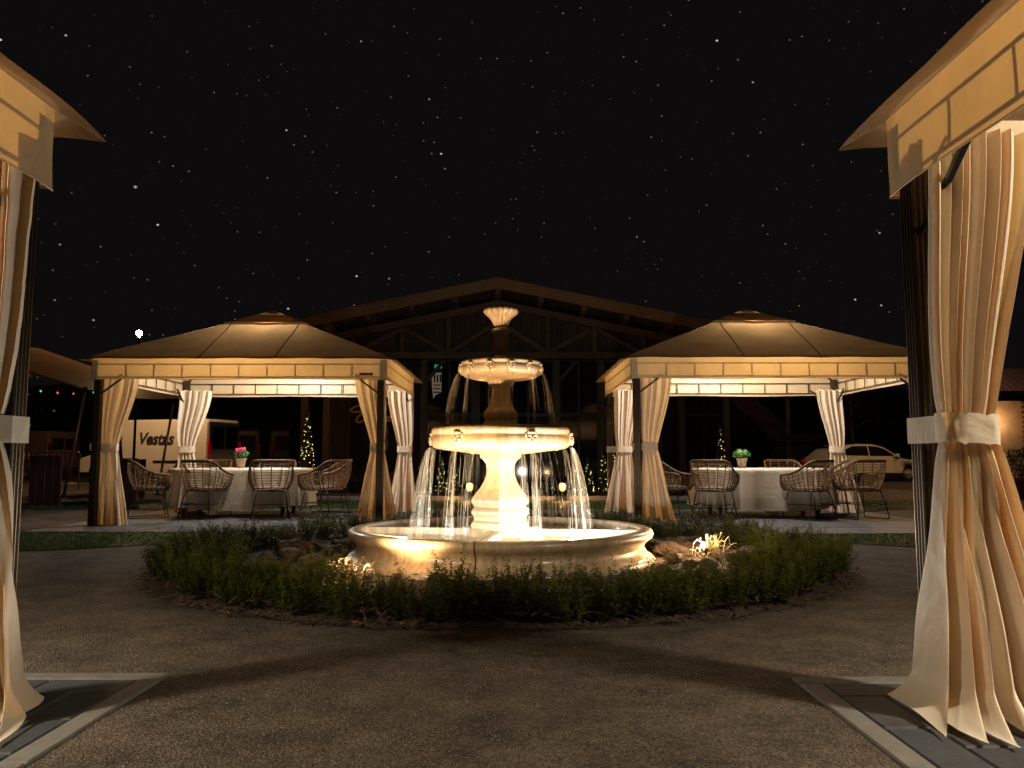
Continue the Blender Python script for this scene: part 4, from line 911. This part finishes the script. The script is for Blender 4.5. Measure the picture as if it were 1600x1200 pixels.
    # charcoal wall section with the sign, poster and misty pane
    MB().box(-4.48, -2.10, fy - .06, fy + .04, 0, 3.5).build('wall_panel', M['hallwall'], root)
    pane = MB().box(-4.44, -4.02, fy - .075, fy - .062, .45, 2.62).build('window', M['glass2'], root)
    fr = MB()
    for x0, x1, z0, z1 in ((-4.50, -4.44, .40, 3.3), (-4.02, -3.97, .40, 3.3), (-4.44, -4.02, 2.62, 2.68), (-4.44, -4.02, .40, .45)): fr.box(x0, x1, fy - .10, fy - .061, z0, z1)
    fr.build('window_frame', M['wood_dark'], pane)
    MB().box(-4.44, -4.02, fy - .072, fy - .062, 2.68, 3.3).build('window', M['glass'], root)
    # posts and knee braces of the left canopy
    for x in (-4.92, -4.36):
        MB().box(x - .075, x + .075, .18, .33, .0, 4.35).build('canopy_post', M['wood'], root)
        MB().bar((x - .58, .255, 3.02), (x - .05, .255, 2.45), .10, .10).build('knee_brace', M['wood'], root)
    MB().box(-4.96, -2.6, .15, .36, 3.02, 3.2).build('canopy_beam', M['wood_dark'], root)
    # sign: outlined roof shape and letters in cream outline
    sg = empty('sign', (0, 0, 0)); sg.parent = root; sy = fy - .085
    def strip(pts, wd, nm='sign_outline', mt='cream_print', y=sy):
        m = MB()
        for i in range(len(pts) - 1): m.bar((pts[i][0], y, pts[i][1]), (pts[i + 1][0], y, pts[i + 1][1]), .012, wd)
        m.build(nm, M[mt], sg)
    def px(x, y): k = 21.3 / 1244; return ((x - 800) * k - HCX, .9 + (716 - y) * k + .01)
    strip([px(*p) for p in ((568, 633), (556, 636), (547, 641), (551, 645), (562, 644), (570, 641), (560, 652), (556, 658), (561, 661), (575, 656), (590, 654))], .055)
    strip([px(*p) for p in ((568, 633), (580, 628), (590, 630))], .055)
    strip([px(*p) for p in ((603, 648), (605, 632), (610, 628), (613, 640), (618, 630), (624, 628), (622, 650))], .05)
    strip([px(*p) for p in ((598, 658), (604, 652), (612, 652), (622, 652), (624, 657), (612, 659), (598, 658))], .035)
    x_, z_ = px(609, 657.5); text('lettering', 'eater', .17, M['cream_print'], sg, (x_, sy - .01, z_), (PI / 2, 0, 0), .2, .004)
    MB().box(*[px(598, 0)[0], px(607, 0)[0]], fy - .09, fy - .061, px(0, 706)[1], px(0, 668)[1]).build('poster', M['poster'], root)
    # emissive panel painted as a house reflected in the upper glazing; exit sign
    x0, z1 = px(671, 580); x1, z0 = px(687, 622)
    w_ = MB().prism([(x0, z1), (x1, z1), (x1, z0 + .18), (x0 + .12, z0 + .1), (x0 + .06, z0), (x0 + .02, z0 + .3)], 'y', fy + .35, fy + .37).build('house_reflection', M['reflglow'], root, fix=True)
    fr = MB()
    for i in range(3): fr.box(x0 + .07 + i * .08, x0 + .11 + i * .08, fy + .325, fy + .345, z0 + .45, z1 - .06)
    for i in range(3): fr.box(x0 + .06, x1 - .02, fy + .326, fy + .344, z0 + .16 + i * .1, z0 + .19 + i * .1)
    fr.build('reflection_bars', M['wood_dark'], w_)
    x0, z1 = px(676, 567.5); x1, z0 = px(688, 573.5); ex = MB().box(x0, x1, fy + .30, fy + .33, z0, z1).build('exit_sign', M['exit'], root)
    x_, z_ = (x0 + x1) / 2, (z0 + z1) / 2
    st = MB().box(x_ - .06, x_ + .02, fy + .296, fy + .299, z_ - .012, z_ + .012); st.add([(x_ + .02, fy + .297, z_ - .03), (x_ + .05, fy + .297, z_), (x_ + .02, fy + .297, z_ + .03)], [(0, 1, 2)]); st.build('arrow', M['white'], ex)
    # stairs with a dark red side on the right
    st = empty('outside_stair'); st.parent = root
    MB().prism([(5.95, 2.75), (6.15, 2.75), (7.3, 1.75), (7.3, 1.35), (7.1, 1.35), (5.95, 2.35)], 'y', .2, .26).build('stair_side', M['redpaint'], st, fix=True)
    MB().box(7.3, 8.5, .1, 1.2, 1.35, 1.5).build('landing', M['hallwall'], st)
    for k in range(8): MB().box(6.15 + k * .14, 6.32 + k * .14, .3, 1.2, 2.45 - k * .14, 2.49 - k * .14).build('tread', M['board'], st)
    for x in (7.35, 8.4): MB().box(x - .04, x + .04, .12, .2, 0, 2.4).build('stair_post', M['wood_dark'], st)
    # terrace strip in front
    return root
HALL = hall()
tag(MB().bbox(-4.4, 4.0, 16.98, 17.12, 0, .10, .01).build('low_kerb_wall', M['kerb']), 'low pale stone edging below the hall between the two gazebos', 'edging')
tb = MB().box(-4.4, 4.0, 17.12, 19.4, .0, .075); tag(tb.build('terrace_bed', M['soil']), kind='structure')

# ================================================================== LAMPS IN THE BACKGROUND
def bollard(x, y, label):
    root = empty('bollard_lamp', (x, y, 0)); tag(root, label, 'lamp', 'bollard lamps at the hall')
    MB().lathe([(.04, 0), (.04, .01), (.02, .015), (.02, .20), (.036, .21)], 14).build('stem', M['black'], root)
    MB().lathe([(.03, .212), (.065, .25), (.075, .33), (.06, .37), (.0, .375)], 14).build('lens', M['flame'], root)
    MB().lathe([(.074, .376), (.078, .385), (.03, .40), (.0, .402)], 14).build('cap', M['black'], root)
    lamp('light', 'POINT', (0, -.09, .34), P_BOLLARD, (1, .42, .12), root, .03)
bollard(-.89, 16.85, 'glowing orange bollard lamp left of the fountain pedestal'); bollard(1.06, 16.85, 'glowing orange bollard lamp right of the fountain pedestal')
def street_lamp(x, y, h, label):
    root = empty('street_lamp', (x, y, 0)); tag(root, label, 'street lamp', 'street lamps at the car park')
    MB().tube([(0, 0, 0), (0, 0, .9), (0, 0, h - .03)], [.06, .045, .03], 10).build('pole', M['black'], root)
    MB().lathe([(.03, -.20), (.09, -.16), (.09, -.15), (.03, -.14)], 14, cap=False).build('collar', M['black'], root).location.z = h + .06
    MB().ball((0, 0, h + .06), .095, 16, 10).build('globe', M['streetbulb'], root)
street_lamp(-12.3, 26.0, 4.95, 'bright street lamp above the roof of the far left gazebo')
street_lamp(12.35, 24.0, 4.6, 'street lamp beside the white car, behind the right foreground curtain')

# ================================================================== CONIFERS, TREES, SHRUBS
def conifer(x, y, h, rad, seed, label, nf=40, z0=.0):
    r = random.Random(seed); root = empty('conifer', (x, y, z0)); tag(root, label, 'conifer', 'slim conifers with fairy lights')
    MB().tube([(0, 0, 0), (0, 0, h * .95)], [.025, .006], 6).build('trunk', M['bark2'], root)
    m = MB()
    for _ in range(2600):
        t = r.random() ** .8; a = r.uniform(0, 6.28); q = rad * (1 - t) ** .8 * r.uniform(.55, 1.12) + .01; z = .06 + h * t * .96
        p = Vector((q * math.cos(a), q * math.sin(a), z)); d = Vector((math.cos(a) * .6, math.sin(a) * .6, r.uniform(.3, 1.2))).normalized(); s = Vector((-math.sin(a), math.cos(a), r.uniform(-.4, .4))); L = r.uniform(.025, .055); w = .009
        m.add([p - s * w, p + s * w, p + d * L], [(0, 1, 2)])
    m.build('crown', M['conifer'], root)
    f = MB()
    for i in range(nf):
        t = r.random() ** 1.2; a = r.uniform(-2.6, .4); q = rad * (1 - t) ** .8 * 1.08 + .012; f.ball((q * math.cos(a), q * math.sin(a), .08 + h * t * .93), r.uniform(.003, .009), 5, 4)
    f.build('fairy_lights', M['fairy'], root)
conifer(-4.85, 18.9, 2.05, .22, 1, 'slim conifer wound with fairy lights beside the hall posts at left', 90)
for i, (x, h, lb) in enumerate(((-1.62, .85, 'small lit conifer behind the falling water at left, leftmost of two'), (-1.28, .70, 'small lit conifer behind the falling water at left, rightmost of two'),
                 (1.72, .8, 'small lit conifer right of the fountain, shortest of three'), (2.06, .95, 'small lit conifer right of the fountain, middle of three'), (2.33, 1.15, 'small lit conifer right of the fountain, tallest of three'))):
    conifer(x, 18.2, h, .13, 20 + i, lb, 34, .07)
conifer(5.35, 20.5, 1.75, .17, 9, 'slim conifer with fairy lights seen through the far right gazebo', 50)
def shrub(x, y, h, rad, seed, label, n=260, z0=0, mt='box1', pot=None, leaf=.03):
    r = random.Random(seed); root = empty('shrub', (x, y, z0)); tag(root, label, 'shrub')
    m = MB(); st = MB()
    for k in range(9):
        a = r.uniform(0, 6.28); st.tube([(0, 0, 0), (math.cos(a) * rad * .35, math.sin(a) * rad * .35, h * .5), (math.cos(a) * rad * .7, math.sin(a) * rad * .7, h * r.uniform(.7, .95))], [.008, .005, .002], 4)
    st.build('stems', M['stem'], root)
    for _ in range(n):
        d = Vector((r.gauss(0, 1), r.gauss(0, 1), r.gauss(0, 1))).normalized() * r.random() ** .4; p = Vector((d.x * rad, d.y * rad, h * .55 + d.z * h * .45)); u = Vector((r.gauss(0, 1), r.gauss(0, 1), r.gauss(0, 1))).normalized(); w = u.orthogonal().normalized(); L = leaf * r.uniform(.6, 1.2)
        m.add([p, p + u * L * .5 + w * L * .3, p + u * L, p + u * L * .5 - w * L * .3], [(0, 1, 2, 3)])
    m.build('foliage', M[mt], root); return root
for i, (x, lb) in enumerate(((-1.22, 'small shrub just left of the left bollard lamp'), (-.52, 'small shrub just right of the left bollard lamp'), (.74, 'small shrub just left of the right bollard lamp'), (1.40, 'small shrub just right of the right bollard lamp'))):
    shrub(x, 17.35, .36, .17, 50 + i, lb, 300, .07)
for i, (x, y, lb) in enumerate(((-2.75, 18.9, 'dark bush with red blossoms at the hall wall behind the white curtain'), (-3.5, 19.3, 'dark bush with red blossoms at the hall wall behind the chairs'))):
    s_ = shrub(x, y, .6, .4, 70 + i, lb, 400, .05, 'treeleaf', leaf=.05); fm = MB(); r = random.Random(i)
    for _ in range(26): a = r.uniform(0, 6.28); fm.ball((.38 * math.cos(a) * r.random() ** .5, .3 * math.sin(a), .3 + .25 * r.random()), .02, 5, 4)
    fm.build('blossoms', M['flowred'], s_)
def tree(x, y, h, rad, seed, label, lo=.34, n=2600, leaf=.11, tr=.16):
    r = random.Random(seed); root = empty('tree', (x, y, 0)); tag(root, label, 'tree', 'dark trees round the car park')
    t = MB(); t.tube([(0, 0, -.1), (.03, 0, h * .2), (-.04, .03, h * .4), (.02, -.02, h * .62), (0, 0, h * .8)], [tr, tr * .8, tr * .65, tr * .45, tr * .15], 9)
    tips = []
    for k in range(13):
        a = k * 2.4 + r.uniform(-.3, .3); z = h * (lo + .4 * (1 - (lo - .34)) * k / 13 * (1 if lo < .5 else .35)); q = rad * r.uniform(.55, .95); e = Vector((q * math.cos(a), q * math.sin(a), z + h * r.uniform(.03, .2))); t.tube([(0, 0, z), e * .5 + Vector((0, 0, z * .5 + .1)), e], [tr * .35, tr * .22, .02], 6); tips.append(e); tips.append(e * .6 + Vector((0, 0, z * .42)))
    t.build('trunk', M['bark2'], root); m = MB()
    for k in range(n):
        c = r.choice(tips); p = c + Vector((r.gauss(0, rad * .22), r.gauss(0, rad * .22), r.gauss(0, rad * .17))); u = Vector((r.gauss(0, 1), r.gauss(0, 1), r.gauss(0, .7))).normalized(); w = u.orthogonal().normalized(); L = leaf * r.uniform(.6, 1.2)
        m.add([p, p + u * L * .5 + w * L * .33, p + u * L, p + u * L * .5 - w * L * .33], [(0, 1, 2, 3)])
    m.build('crown', M['treeleaf'], root)
tree(-11.35, 23.0, 3.6, .75, 1, 'dark leafy tree in front of the white van, trunk left of the lettering', lo=.68, n=900, leaf=.09, tr=.17)
tree(-19.5, 27, 5.6, 2.2, 2, 'dark tree behind the tan canvas at the left')
tree(17.5, 41.0, 7.0, 2.0, 3, 'dark tree behind the white car at right')
tree(-8.6, 42, 6, 2.6, 4, 'dark tree far behind the parked vans')
tree(11.2, 44, 6.5, 2.6, 5, 'dark tree far behind the right gazebo')

# ================================================================== VEHICLES
def wheel(root, x, y, R_, w, side):
    t = MB().lathe([(R_ * .62, -w / 2), (R_ * .9, -w / 2), (R_, -w * .3), (R_, w * .3), (R_ * .9, w / 2), (R_ * .62, w / 2)], 24, cap=False).build('wheel', M['tyre'], root)
    t.location = (x, y, R_); t.rotation_euler = (PI / 2, 0, 0)
    m = MB().lathe([(R_ * .63, w * .40), (R_ * .58, w * .44), (R_ * .5, w * .30), (R_ * .2, w * .36), (.0, w * .36)], 20, cap=False); m.lathe([(R_ * .63, -w * .40), (R_ * .5, -w * .30), (.0, -w * .36)], 20, cap=False); m.build('rim', M['rim'], t)
def van(name, loc, rz, paint, label, L=5.6, W=1.95, H=2.3, letter=None, group='vans parked in the dark', tail='tail', lscale=1):
    """nose towards -X, left side (towards -Y) carries the lettering"""
    root = empty(name, loc, math.radians(rz)); tag(root, label, 'van', group); w = W / 2
    hl = L / 2; side = [(-hl, .38), (-hl, .78), (-hl + .12, .92), (-hl + .85, 1.12), (-hl + 1.45, H * .83), (-hl + 1.75, H - .08), (-hl + 2.1, H), (hl - .12, H), (hl - .03, H - .1), (hl, 1.0), (hl, .38)]
    m = MB(); rows = []
    for k, (yy, ins) in enumerate(((-w, .07), (-w + .02, .03), (-w + .10, .0), (w - .10, .0), (w - .02, .03), (w, .07))):
        rows.append([(x + (ins if x < 0 else -ins) * (1 if abs(x) > hl - .2 else .0), yy * (1 - .06 * max(0, (z - 1.0) / (H - 1)) if abs(yy) > w - .11 else 1), z - (ins if z > .9 else 0)) for x, z in side])
    n = len(side); v = [p for q in rows for p in q]; f = []
    for k in range(5):
        for i in range(n): j = (i + 1) % n; f.append((k * n + i, k * n + j, (k + 1) * n + j, (k + 1) * n + i))
    f.append(tuple(range(n))); f.append(tuple(range(5 * n, 6 * n))[::-1]); m.add(v, f); m.build('body', paint, root, fix=True)
    m = MB(); a, b = (-hl + .80, 1.14), (-hl + 1.46, H * .84)
    nx, nz = -(b[1] - a[1]), (b[0] - a[0]); q = math.hypot(nx, nz); nx, nz = nx / q * .02, nz / q * .02
    m.add([(a[0] + nx, -w + .14, a[1] + nz + .03), (a[0] + nx, w - .14, a[1] + nz + .03), (b[0] + nx, w - .2, b[1] + nz), (b[0] + nx, -w + .2, b[1] + nz)], [(0, 1, 2, 3)]); m.build('windscreen', M['cglass'], root)
    for s in (-1, 1):
        y = s * (w + .006); k = lambda z: 1 - .06 * max(0, (z - 1.0) / (H - 1))
        m = MB().add([(-hl + 1.08, y * k(1.18), 1.18), (-hl + 1.95, y * k(1.18), 1.18), (-hl + 1.95, y * k(H * .82), H * .82), (-hl + 1.55, y * k(H * .82), H * .82)], [(0, 1, 2, 3)]); m.build('side_window', M['cglass'], root)
        MB().box(-hl + 2.0, -hl + 2.015, s * (w + .001), s * (w + .004), .5, H * .84).build('door_gap', M['plastic'], root)
        MB().box(hl - 2.3, hl - .2, min(s * w, s * (w + .02)), max(s * w, s * (w + .02)), .74, .82).build('side_trim', M['plastic'], root)
        MB().box(-hl + 1.1, -hl + 1.25, min(s * w, s * (w + .2)), max(s * w, s * (w + .2)), 1.15, 1.4).build('mirror', M['plastic'], root)
        MB().box(hl - .01, hl + .03, min(s * (w - .05), s * (w - .2)), max(s * (w - .05), s * (w - .2)), 1.0, 1.5).build('tail_light', M[tail], root)
        MB().box(-hl - .01, -hl + .06, min(s * (w - .12), s * (w - .5)), max(s * (w - .12), s * (w - .5)), .72, .88).build('headlight', M['cglass'], root)
        for x in (-hl + .95, hl - 1.05):
            wheel(root, x, s * (w - .11), .34, .22, s)
            MB().lathe([(.40, 0), (.40, .012), (.33, .012)], 20, cap=False).build('wheel_arch', M['plastic'], root).matrix_local = Matrix.Translation((x, s * (w + .001), .36)) @ Matrix.Rotation(PI / 2 * (1 if s < 0 else -1), 4, 'X')
    for s in (-1, 1): MB().box(hl + .001, hl + .012, min(s * .06, s * (w - .28)), max(s * .06, s * (w - .28)), 1.25, H - .28).build('rear_window', M['cglass'], root)
    MB().box(hl, hl + .08, -w + .05, w - .05, .36, .55).build('bumper', M['plastic'], root); MB().box(-hl - .06, -hl + .02, -w + .06, w - .06, .32, .6).build('bumper', M['plastic'], root)
    if letter: text('lettering', letter, .60 * lscale, M['print_'], root, (.62, -w + .004, 1.42), (PI / 2 + math.radians(-2.6), 0, 0), .25, .016, .004)
    return root
van('panel_van', (-13.35, 30.3, 0), -17, M['vanw'], 'white panel van with dark lettering behind the far left gazebo', 5.75, 2.0, 2.32, 'Vestas')
van('panel_van', (-21.3, 33.2, 0), -6, M['vang'], 'grey panel van with dark lettering at the far left', 5.75, 2.0, 2.0, 'Vestas', tail='tailoff')
for i, (x, y, a, lb) in enumerate(((-12.2, 36.5, -78, 'dark van parked behind the pink flowers, leftmost of three'), (-10.0, 37.2, -80, 'dark van parked behind the pink flowers, middle of three'), (-7.6, 38.0, -82, 'dark van parked behind the chairs, rightmost of three'))):
    van('panel_van', (x, y, 0), a, M['vand'], lb, 5.2, 1.95, 2.15, tail='tailoff')
def car(loc, rz, paint, label, L=4.35, W=1.8, H=1.46):
    root = empty('hatchback_car', loc, math.radians(rz)); tag(root, label, 'car', 'cars parked at the right'); hl = L / 2      # nose +X
    low = [(-hl, .42), (-hl - .02, .62), (-hl + .03, .86), (-hl + .12, .96), (-.3, .98), (.75, .94), (hl - .65, .86), (hl - .12, .70), (hl, .55), (hl - .02, .30), (-hl + .06, .28)]
    cab = [(-hl + .10, .95), (-hl + .42, 1.22), (-hl + .85, H - .05), (-hl + 1.5, H), (-.1, H - .01), (.35, H - .10), (1.05, .95)]
    def shell(poly, ws, nm, mt, taper=0):
        m = MB(); n = len(poly); v = []; f = []
        for yy, ins in ((-ws, .06), (-ws + .05, .02), (-ws + .16, 0), (ws - .16, 0), (ws - .05, .02), (ws, .06)):
            v += [(x * (1 - ins * .35), yy * (1 - taper * max(0, (z - .95) / (H - .95))), z - (ins if z > .6 else -ins * .3)) for x, z in poly]
        for k in range(5):
            for i in range(n): j = (i + 1) % n; f.append((k * n + i, k * n + j, (k + 1) * n + j, (k + 1) * n + i))
        f.append(tuple(range(n))); f.append(tuple(range(5 * n, 6 * n))[::-1]); m.add(v, f); o = m.build(nm, mt, root, fix=True); return o
    w = W / 2; shell(low, w, 'body', paint); cb = shell(cab, w - .06, 'cabin', paint, .16)
    for s in (-1, 1):
        def pt(x, z): return (x, s * (w - .045) * (1 - .16 * max(0, (z - .95) / (H - .95))), z)
        for poly in ([(-hl + .55, 1.02), (-hl + .78, 1.24), (-hl + 1.1, 1.36), (-.42, 1.37), (-.42, 1.0)], [(-.36, 1.0), (-.36, 1.37), (-.02, 1.35), (.30, 1.27), (.80, .985)]):
            MB().add([pt(*p) for p in poly], [tuple(range(len(poly)))]).build('side_window', M['cglass'], root)
        MB().box(.62, .78, min(s * (w - .02), s * (w + .17)), max(s * (w - .02), s * (w + .17)), .96, 1.08).build('mirror', paint, root)
        for x in (-.40, .72): MB().box(x, x + .012, min(s * w, s * (w + .003)), max(s * w, s * (w + .003)), .36, .9).build('door_gap', M['plastic'], root)
        for x in (-.28, .88): MB().box(x - .28, x - .12, min(s * w, s * (w + .02)), max(s * w, s * (w + .02)), .80, .83).build('handle', M['rim'], root)
        MB().box(-hl - .03, -hl + .22, min(s * (w - .24), s * (w - .005)), max(s * (w - .24), s * (w - .005)), .74, .86).build('tail_light', M['tail'], root)
        MB().box(hl - .38, hl - .02, min(s * (w - .45), s * (w - .05)), max(s * (w - .45), s * (w - .05)), .58, .70).build('headlight', M['rim'], root)
        for x in (-1.32, 1.30): wheel(root, x, s * (w - .10), .32, .2, s)
        MB().box(-1.0, 1.0, min(s * w, s * (w + .012)), max(s * w, s * (w + .012)), .24, .34).build('sill', M['plastic'], root)
    MB().add([(-hl + .16, -w + .2, 1.0), (-hl + .16, w - .2, 1.0), (-hl + .70, w - .3, 1.38), (-hl + .70, -w + .3, 1.38)], [(0, 1, 2, 3)]).build('rear_window', M['cglass'], root)
    MB().add([(1.02, -w + .15, .99), (1.02, w - .15, .99), (.44, w - .28, 1.36), (.44, -w + .28, 1.36)], [(0, 3, 2, 1)]).build('windscreen', M['cglass'], root)
    return root
car((13.9, 31.6, 0), 14, M['carw'], 'white hatchback car with red tail light beyond the right gazebo')
car((13.3, 37.5, 0), 62, M['vand'], 'dark car with two small red tail lights left of the white car')

# ================================================================== LEFT BACKGROUND: canvas sail, poles, red panels, bulbs, barrier
def pole(a, b, r_, label):
    o = empty('leaning_pole', a); tag(o, label, 'pole', 'leaning tent poles'); d = Vector(b) - Vector(a)
    MB().tube([(0, 0, 0), d], r_, 8).build('shaft', M['galv'], o); MB().ball(d, r_ * 1.5, 8, 5).build('end_cap', M['black'], o); MB().lathe([(.0, 0), (.09, 0), (.09, .02), (.03, .03)], 12).build('foot', M['black'], o)
pole((-10.55, 18.9, 0), (-10.0, 18.6, 2.52), .035, 'pale leaning pole holding the tan canvas at left')
pole((-8.75, 19.8, 0), (-8.35, 19.6, 2.28), .032, 'thin leaning pole in front of the white van lettering')
def sail():
    root = empty('canvas_sail', (-12, 18.5, 0)); tag(root, 'tan canvas awning sloping down behind the left gazebo', 'awning')
    A, B, Cc, D = Vector((2.0, .1, 2.52)), Vector((-1.6, -.4, 4.05)), Vector((-1.6, 4.2, 4.05)), Vector((2.6, 4.2, 2.62))
    def fn(u, v): p = A.lerp(B, u).lerp(D.lerp(Cc, u), v); p.z -= .16 * math.sin(PI * u) * (1 - v) + .12 * math.sin(PI * v); return p
    MB().grid(fn, 24, 16).build('cloth', M['sail'], root)
    MB().tube([fn(i / 12, 0) + Vector((0, -.01, 0)) for i in range(13)], .022, 6).build('edge_rope', M['galv'], root)
sail()
for i, (x0, x1, y, h, lb) in enumerate(((-9.15, -8.55, 15.2, .95, 'dark red panel behind the left foreground curtain'), (-7.95, -7.62, 16.3, .90, 'narrow dark red panel beside the front left post'), (-8.9, -8.05, 17.6, .88, 'dark red panel behind the leftmost rattan chair'))):
    root = empty('red_screen', ((x0 + x1) / 2, y, 0)); tag(root, lb, 'panel', 'dark red wooden screens'); w = (x1 - x0) / 2; n = max(2, round(w * 2 / .14))
    for k in range(n): a = -w + 2 * w * k / n; MB().bbox(a + .003, a + 2 * w / n - .003, -.015, .015, .05, h, .004).build('plank', M['redpaint'], root)
    for s in (-1, 1): MB().box(s * w * .8 - .03, s * w * .8 + .03, .016, .07, 0, h - .05).build('post', M['board'], root)
def bulbs():
    root = empty('string_lights', (0, 0, 0)); tag(root, 'string of red and green bulbs hung under the tan canvas', 'string lights')
    P = [Vector((-13.2, 18.4, 2.75)), Vector((-11.4, 18.45, 2.55)), Vector((-10.1, 18.5, 2.45)), Vector((-9.0, 18.6, 2.62)), Vector((-7.6, 18.8, 2.75))]
    pts = [catmull(P, i / 40) for i in range(41)]; MB().tube(pts, .006, 4).build('cable', M['black'], root)
    for i, k in enumerate((5, 10, 13, 16, 19, 23, 28, 32)): p = pts[k]; MB().ball(p + Vector((0, 0, -.05)), .022 if i % 3 else .026, 8, 6).build('bulb', M['redb' if i % 3 != 2 else 'greenb'], root)
bulbs()
def barrier(x0, x1, y, label):
    root = empty('crowd_barrier', (x0, y, 0)); tag(root, label, 'barrier'); w = x1 - x0
    MB().tube([(0, 0, .02), (0, 0, 1.02), (.06, 0, 1.08), (w - .06, 0, 1.08), (w, 0, 1.02), (w, 0, .02)], .02, 7).build('frame', M['galv'], root); MB().tube([(0, 0, .2), (w, 0, .2)], .015, 6).build('bottom_rail', M['galv'], root)
    for i in range(1, int(w / .12)): MB().tube([(i * .12, 0, .2), (i * .12, 0, 1.08)], .007, 4).build('bar', M['galv'], root)
    for x in (.25, w - .25): MB().box(x - .03, x + .03, -.25, .25, 0, .02).build('foot', M['galv'], root)
barrier(-13.9, -12.0, 22.2, 'grey steel crowd barrier in front of the grey van')

# ================================================================== RIGHT BACKGROUND: house, railing, planter
def house():
    root = empty('plaster_house', (14.7, 24.5, 0)); tag(root, 'whitewashed house with dark red roof at the right edge', 'house')
    MB().box(-.85, 8, 0, 2.0, 0, 2.95).build('wall', M['whitewall'], root)
    rf = MB().prism([(-.75, 2.72), (-.75, 2.86), (1.0, 3.79), (2.75, 2.86), (2.75, 2.72), (1.0, 3.65)], 'x', -1.05, 8.4).build('roof', M['rooftile'], root, fix=True)
    tm = MB().bbox(0, .24, 0, .36, 0, .03, .006).mesh('tile')
    for j in range(5):
        for i in range(20): place('tile', tm, M['rooftile'], rf, (-1.0 + i * .25, -.72 + j * .30, 2.885 + j * .30 * .534), (math.radians(28), 0, 0))
    MB().box(-1.07, 8.42, -.80, -.755, 2.60, 2.86).build('gutter_board', M['redpaint'], root)
    d = MB().box(-.78, -.12, -.03, -.002, .1, 2.1).build('door', M['board'], root); MB().ball((-.2, -.05, 1.05), .03, 6, 5).build('handle', M['rim'], d)
    bk = MB().bbox(0, .22, 0, .03, 0, .066, .004).mesh('brick')
    for j in range(36):
        for i in range(3): place('brick', bk, M['brick'], root, (.98 + i * .228 + (.11 if j % 2 else 0), -.032, .05 + j * .074))
    s = MB(); s.tube([(.12, -.005, 2.18), (.12, -.12, 2.24), (.12, -.16, 2.18)], .012, 6); s.lathe([(.02, 2.20), (.055, 2.10), (.045, 2.04), (.0, 2.035)], 12, cx=.12, cy=-.16, cap=False); s.build('wall_lantern', M['white'], root)
    lamp('light', 'POINT', (.12, -.42, 2.0), 24, (1, .50, .20), root, .04)
    MB().box(-.02, .0, -.02, -.002, 0, 2.6).build('drainpipe', M['galv'], root)
    return root
house()
def railing(x0, x1, y, label):
    root = empty('iron_railing', (x0, y, 0)); tag(root, label, 'railing'); w = x1 - x0
    for z in (.15, .95): MB().box(0, w, -.012, .012, z - .012, z + .012).build('rail', M['black'], root)
    b = MB().tube([(0, 0, 0), (0, 0, 1.08)], .009, 5); b.lathe([(.016, 1.07), (.022, 1.10), (.0, 1.17)], 6); bm_ = b.mesh('baluster')
    for i in range(int(w / .15) + 1): place('baluster', bm_, M['black'], root, (i * .15, .0, 0))
railing(13.0, 18.0, 22.6, 'black wrought iron railing in front of the whitewashed house')
def planter(x, y):
    root = empty('red_planter', (x, y, 0)); tag(root, 'dark red round planter at the right edge below the railing', 'planter')
    MB().lathe([(.0, 0), (.30, 0), (.33, .03), (.40, .38), (.44, .39), (.44, .45), (.38, .45), (.36, .38), (.0, .37)], 28).build('tub', mat('red_glaze', (.20, .035, .025), .5, 0, .25, 8), root)
    shrub(x, y, .75, .5, 91, 'leafy shrub growing in the dark red planter at the right edge', 900, .38, 'treeleaf', leaf=.07)
planter(11.55, 18.2)
shrub(10.3, 17.6, .75, .42, 92, 'dark low shrub left of the dark red planter', 500, 0, 'treeleaf', leaf=.06)
for i, (x, y, s) in enumerate(((11.1, 16.6, .30), (11.6, 16.3, .24), (10.75, 16.3, .18))):
    o = place('boulder', rk[i], M['rock'], None, (x, y, s * .5), (.1, .2, i * 2), (s * 1.3, s, s)); tag(o, ('large boulder below the red planter at the right edge', 'boulder at the extreme right edge below the planter', 'smallest boulder below the red planter, at the left of the heap')[i], 'boulder', 'boulders below the planter')
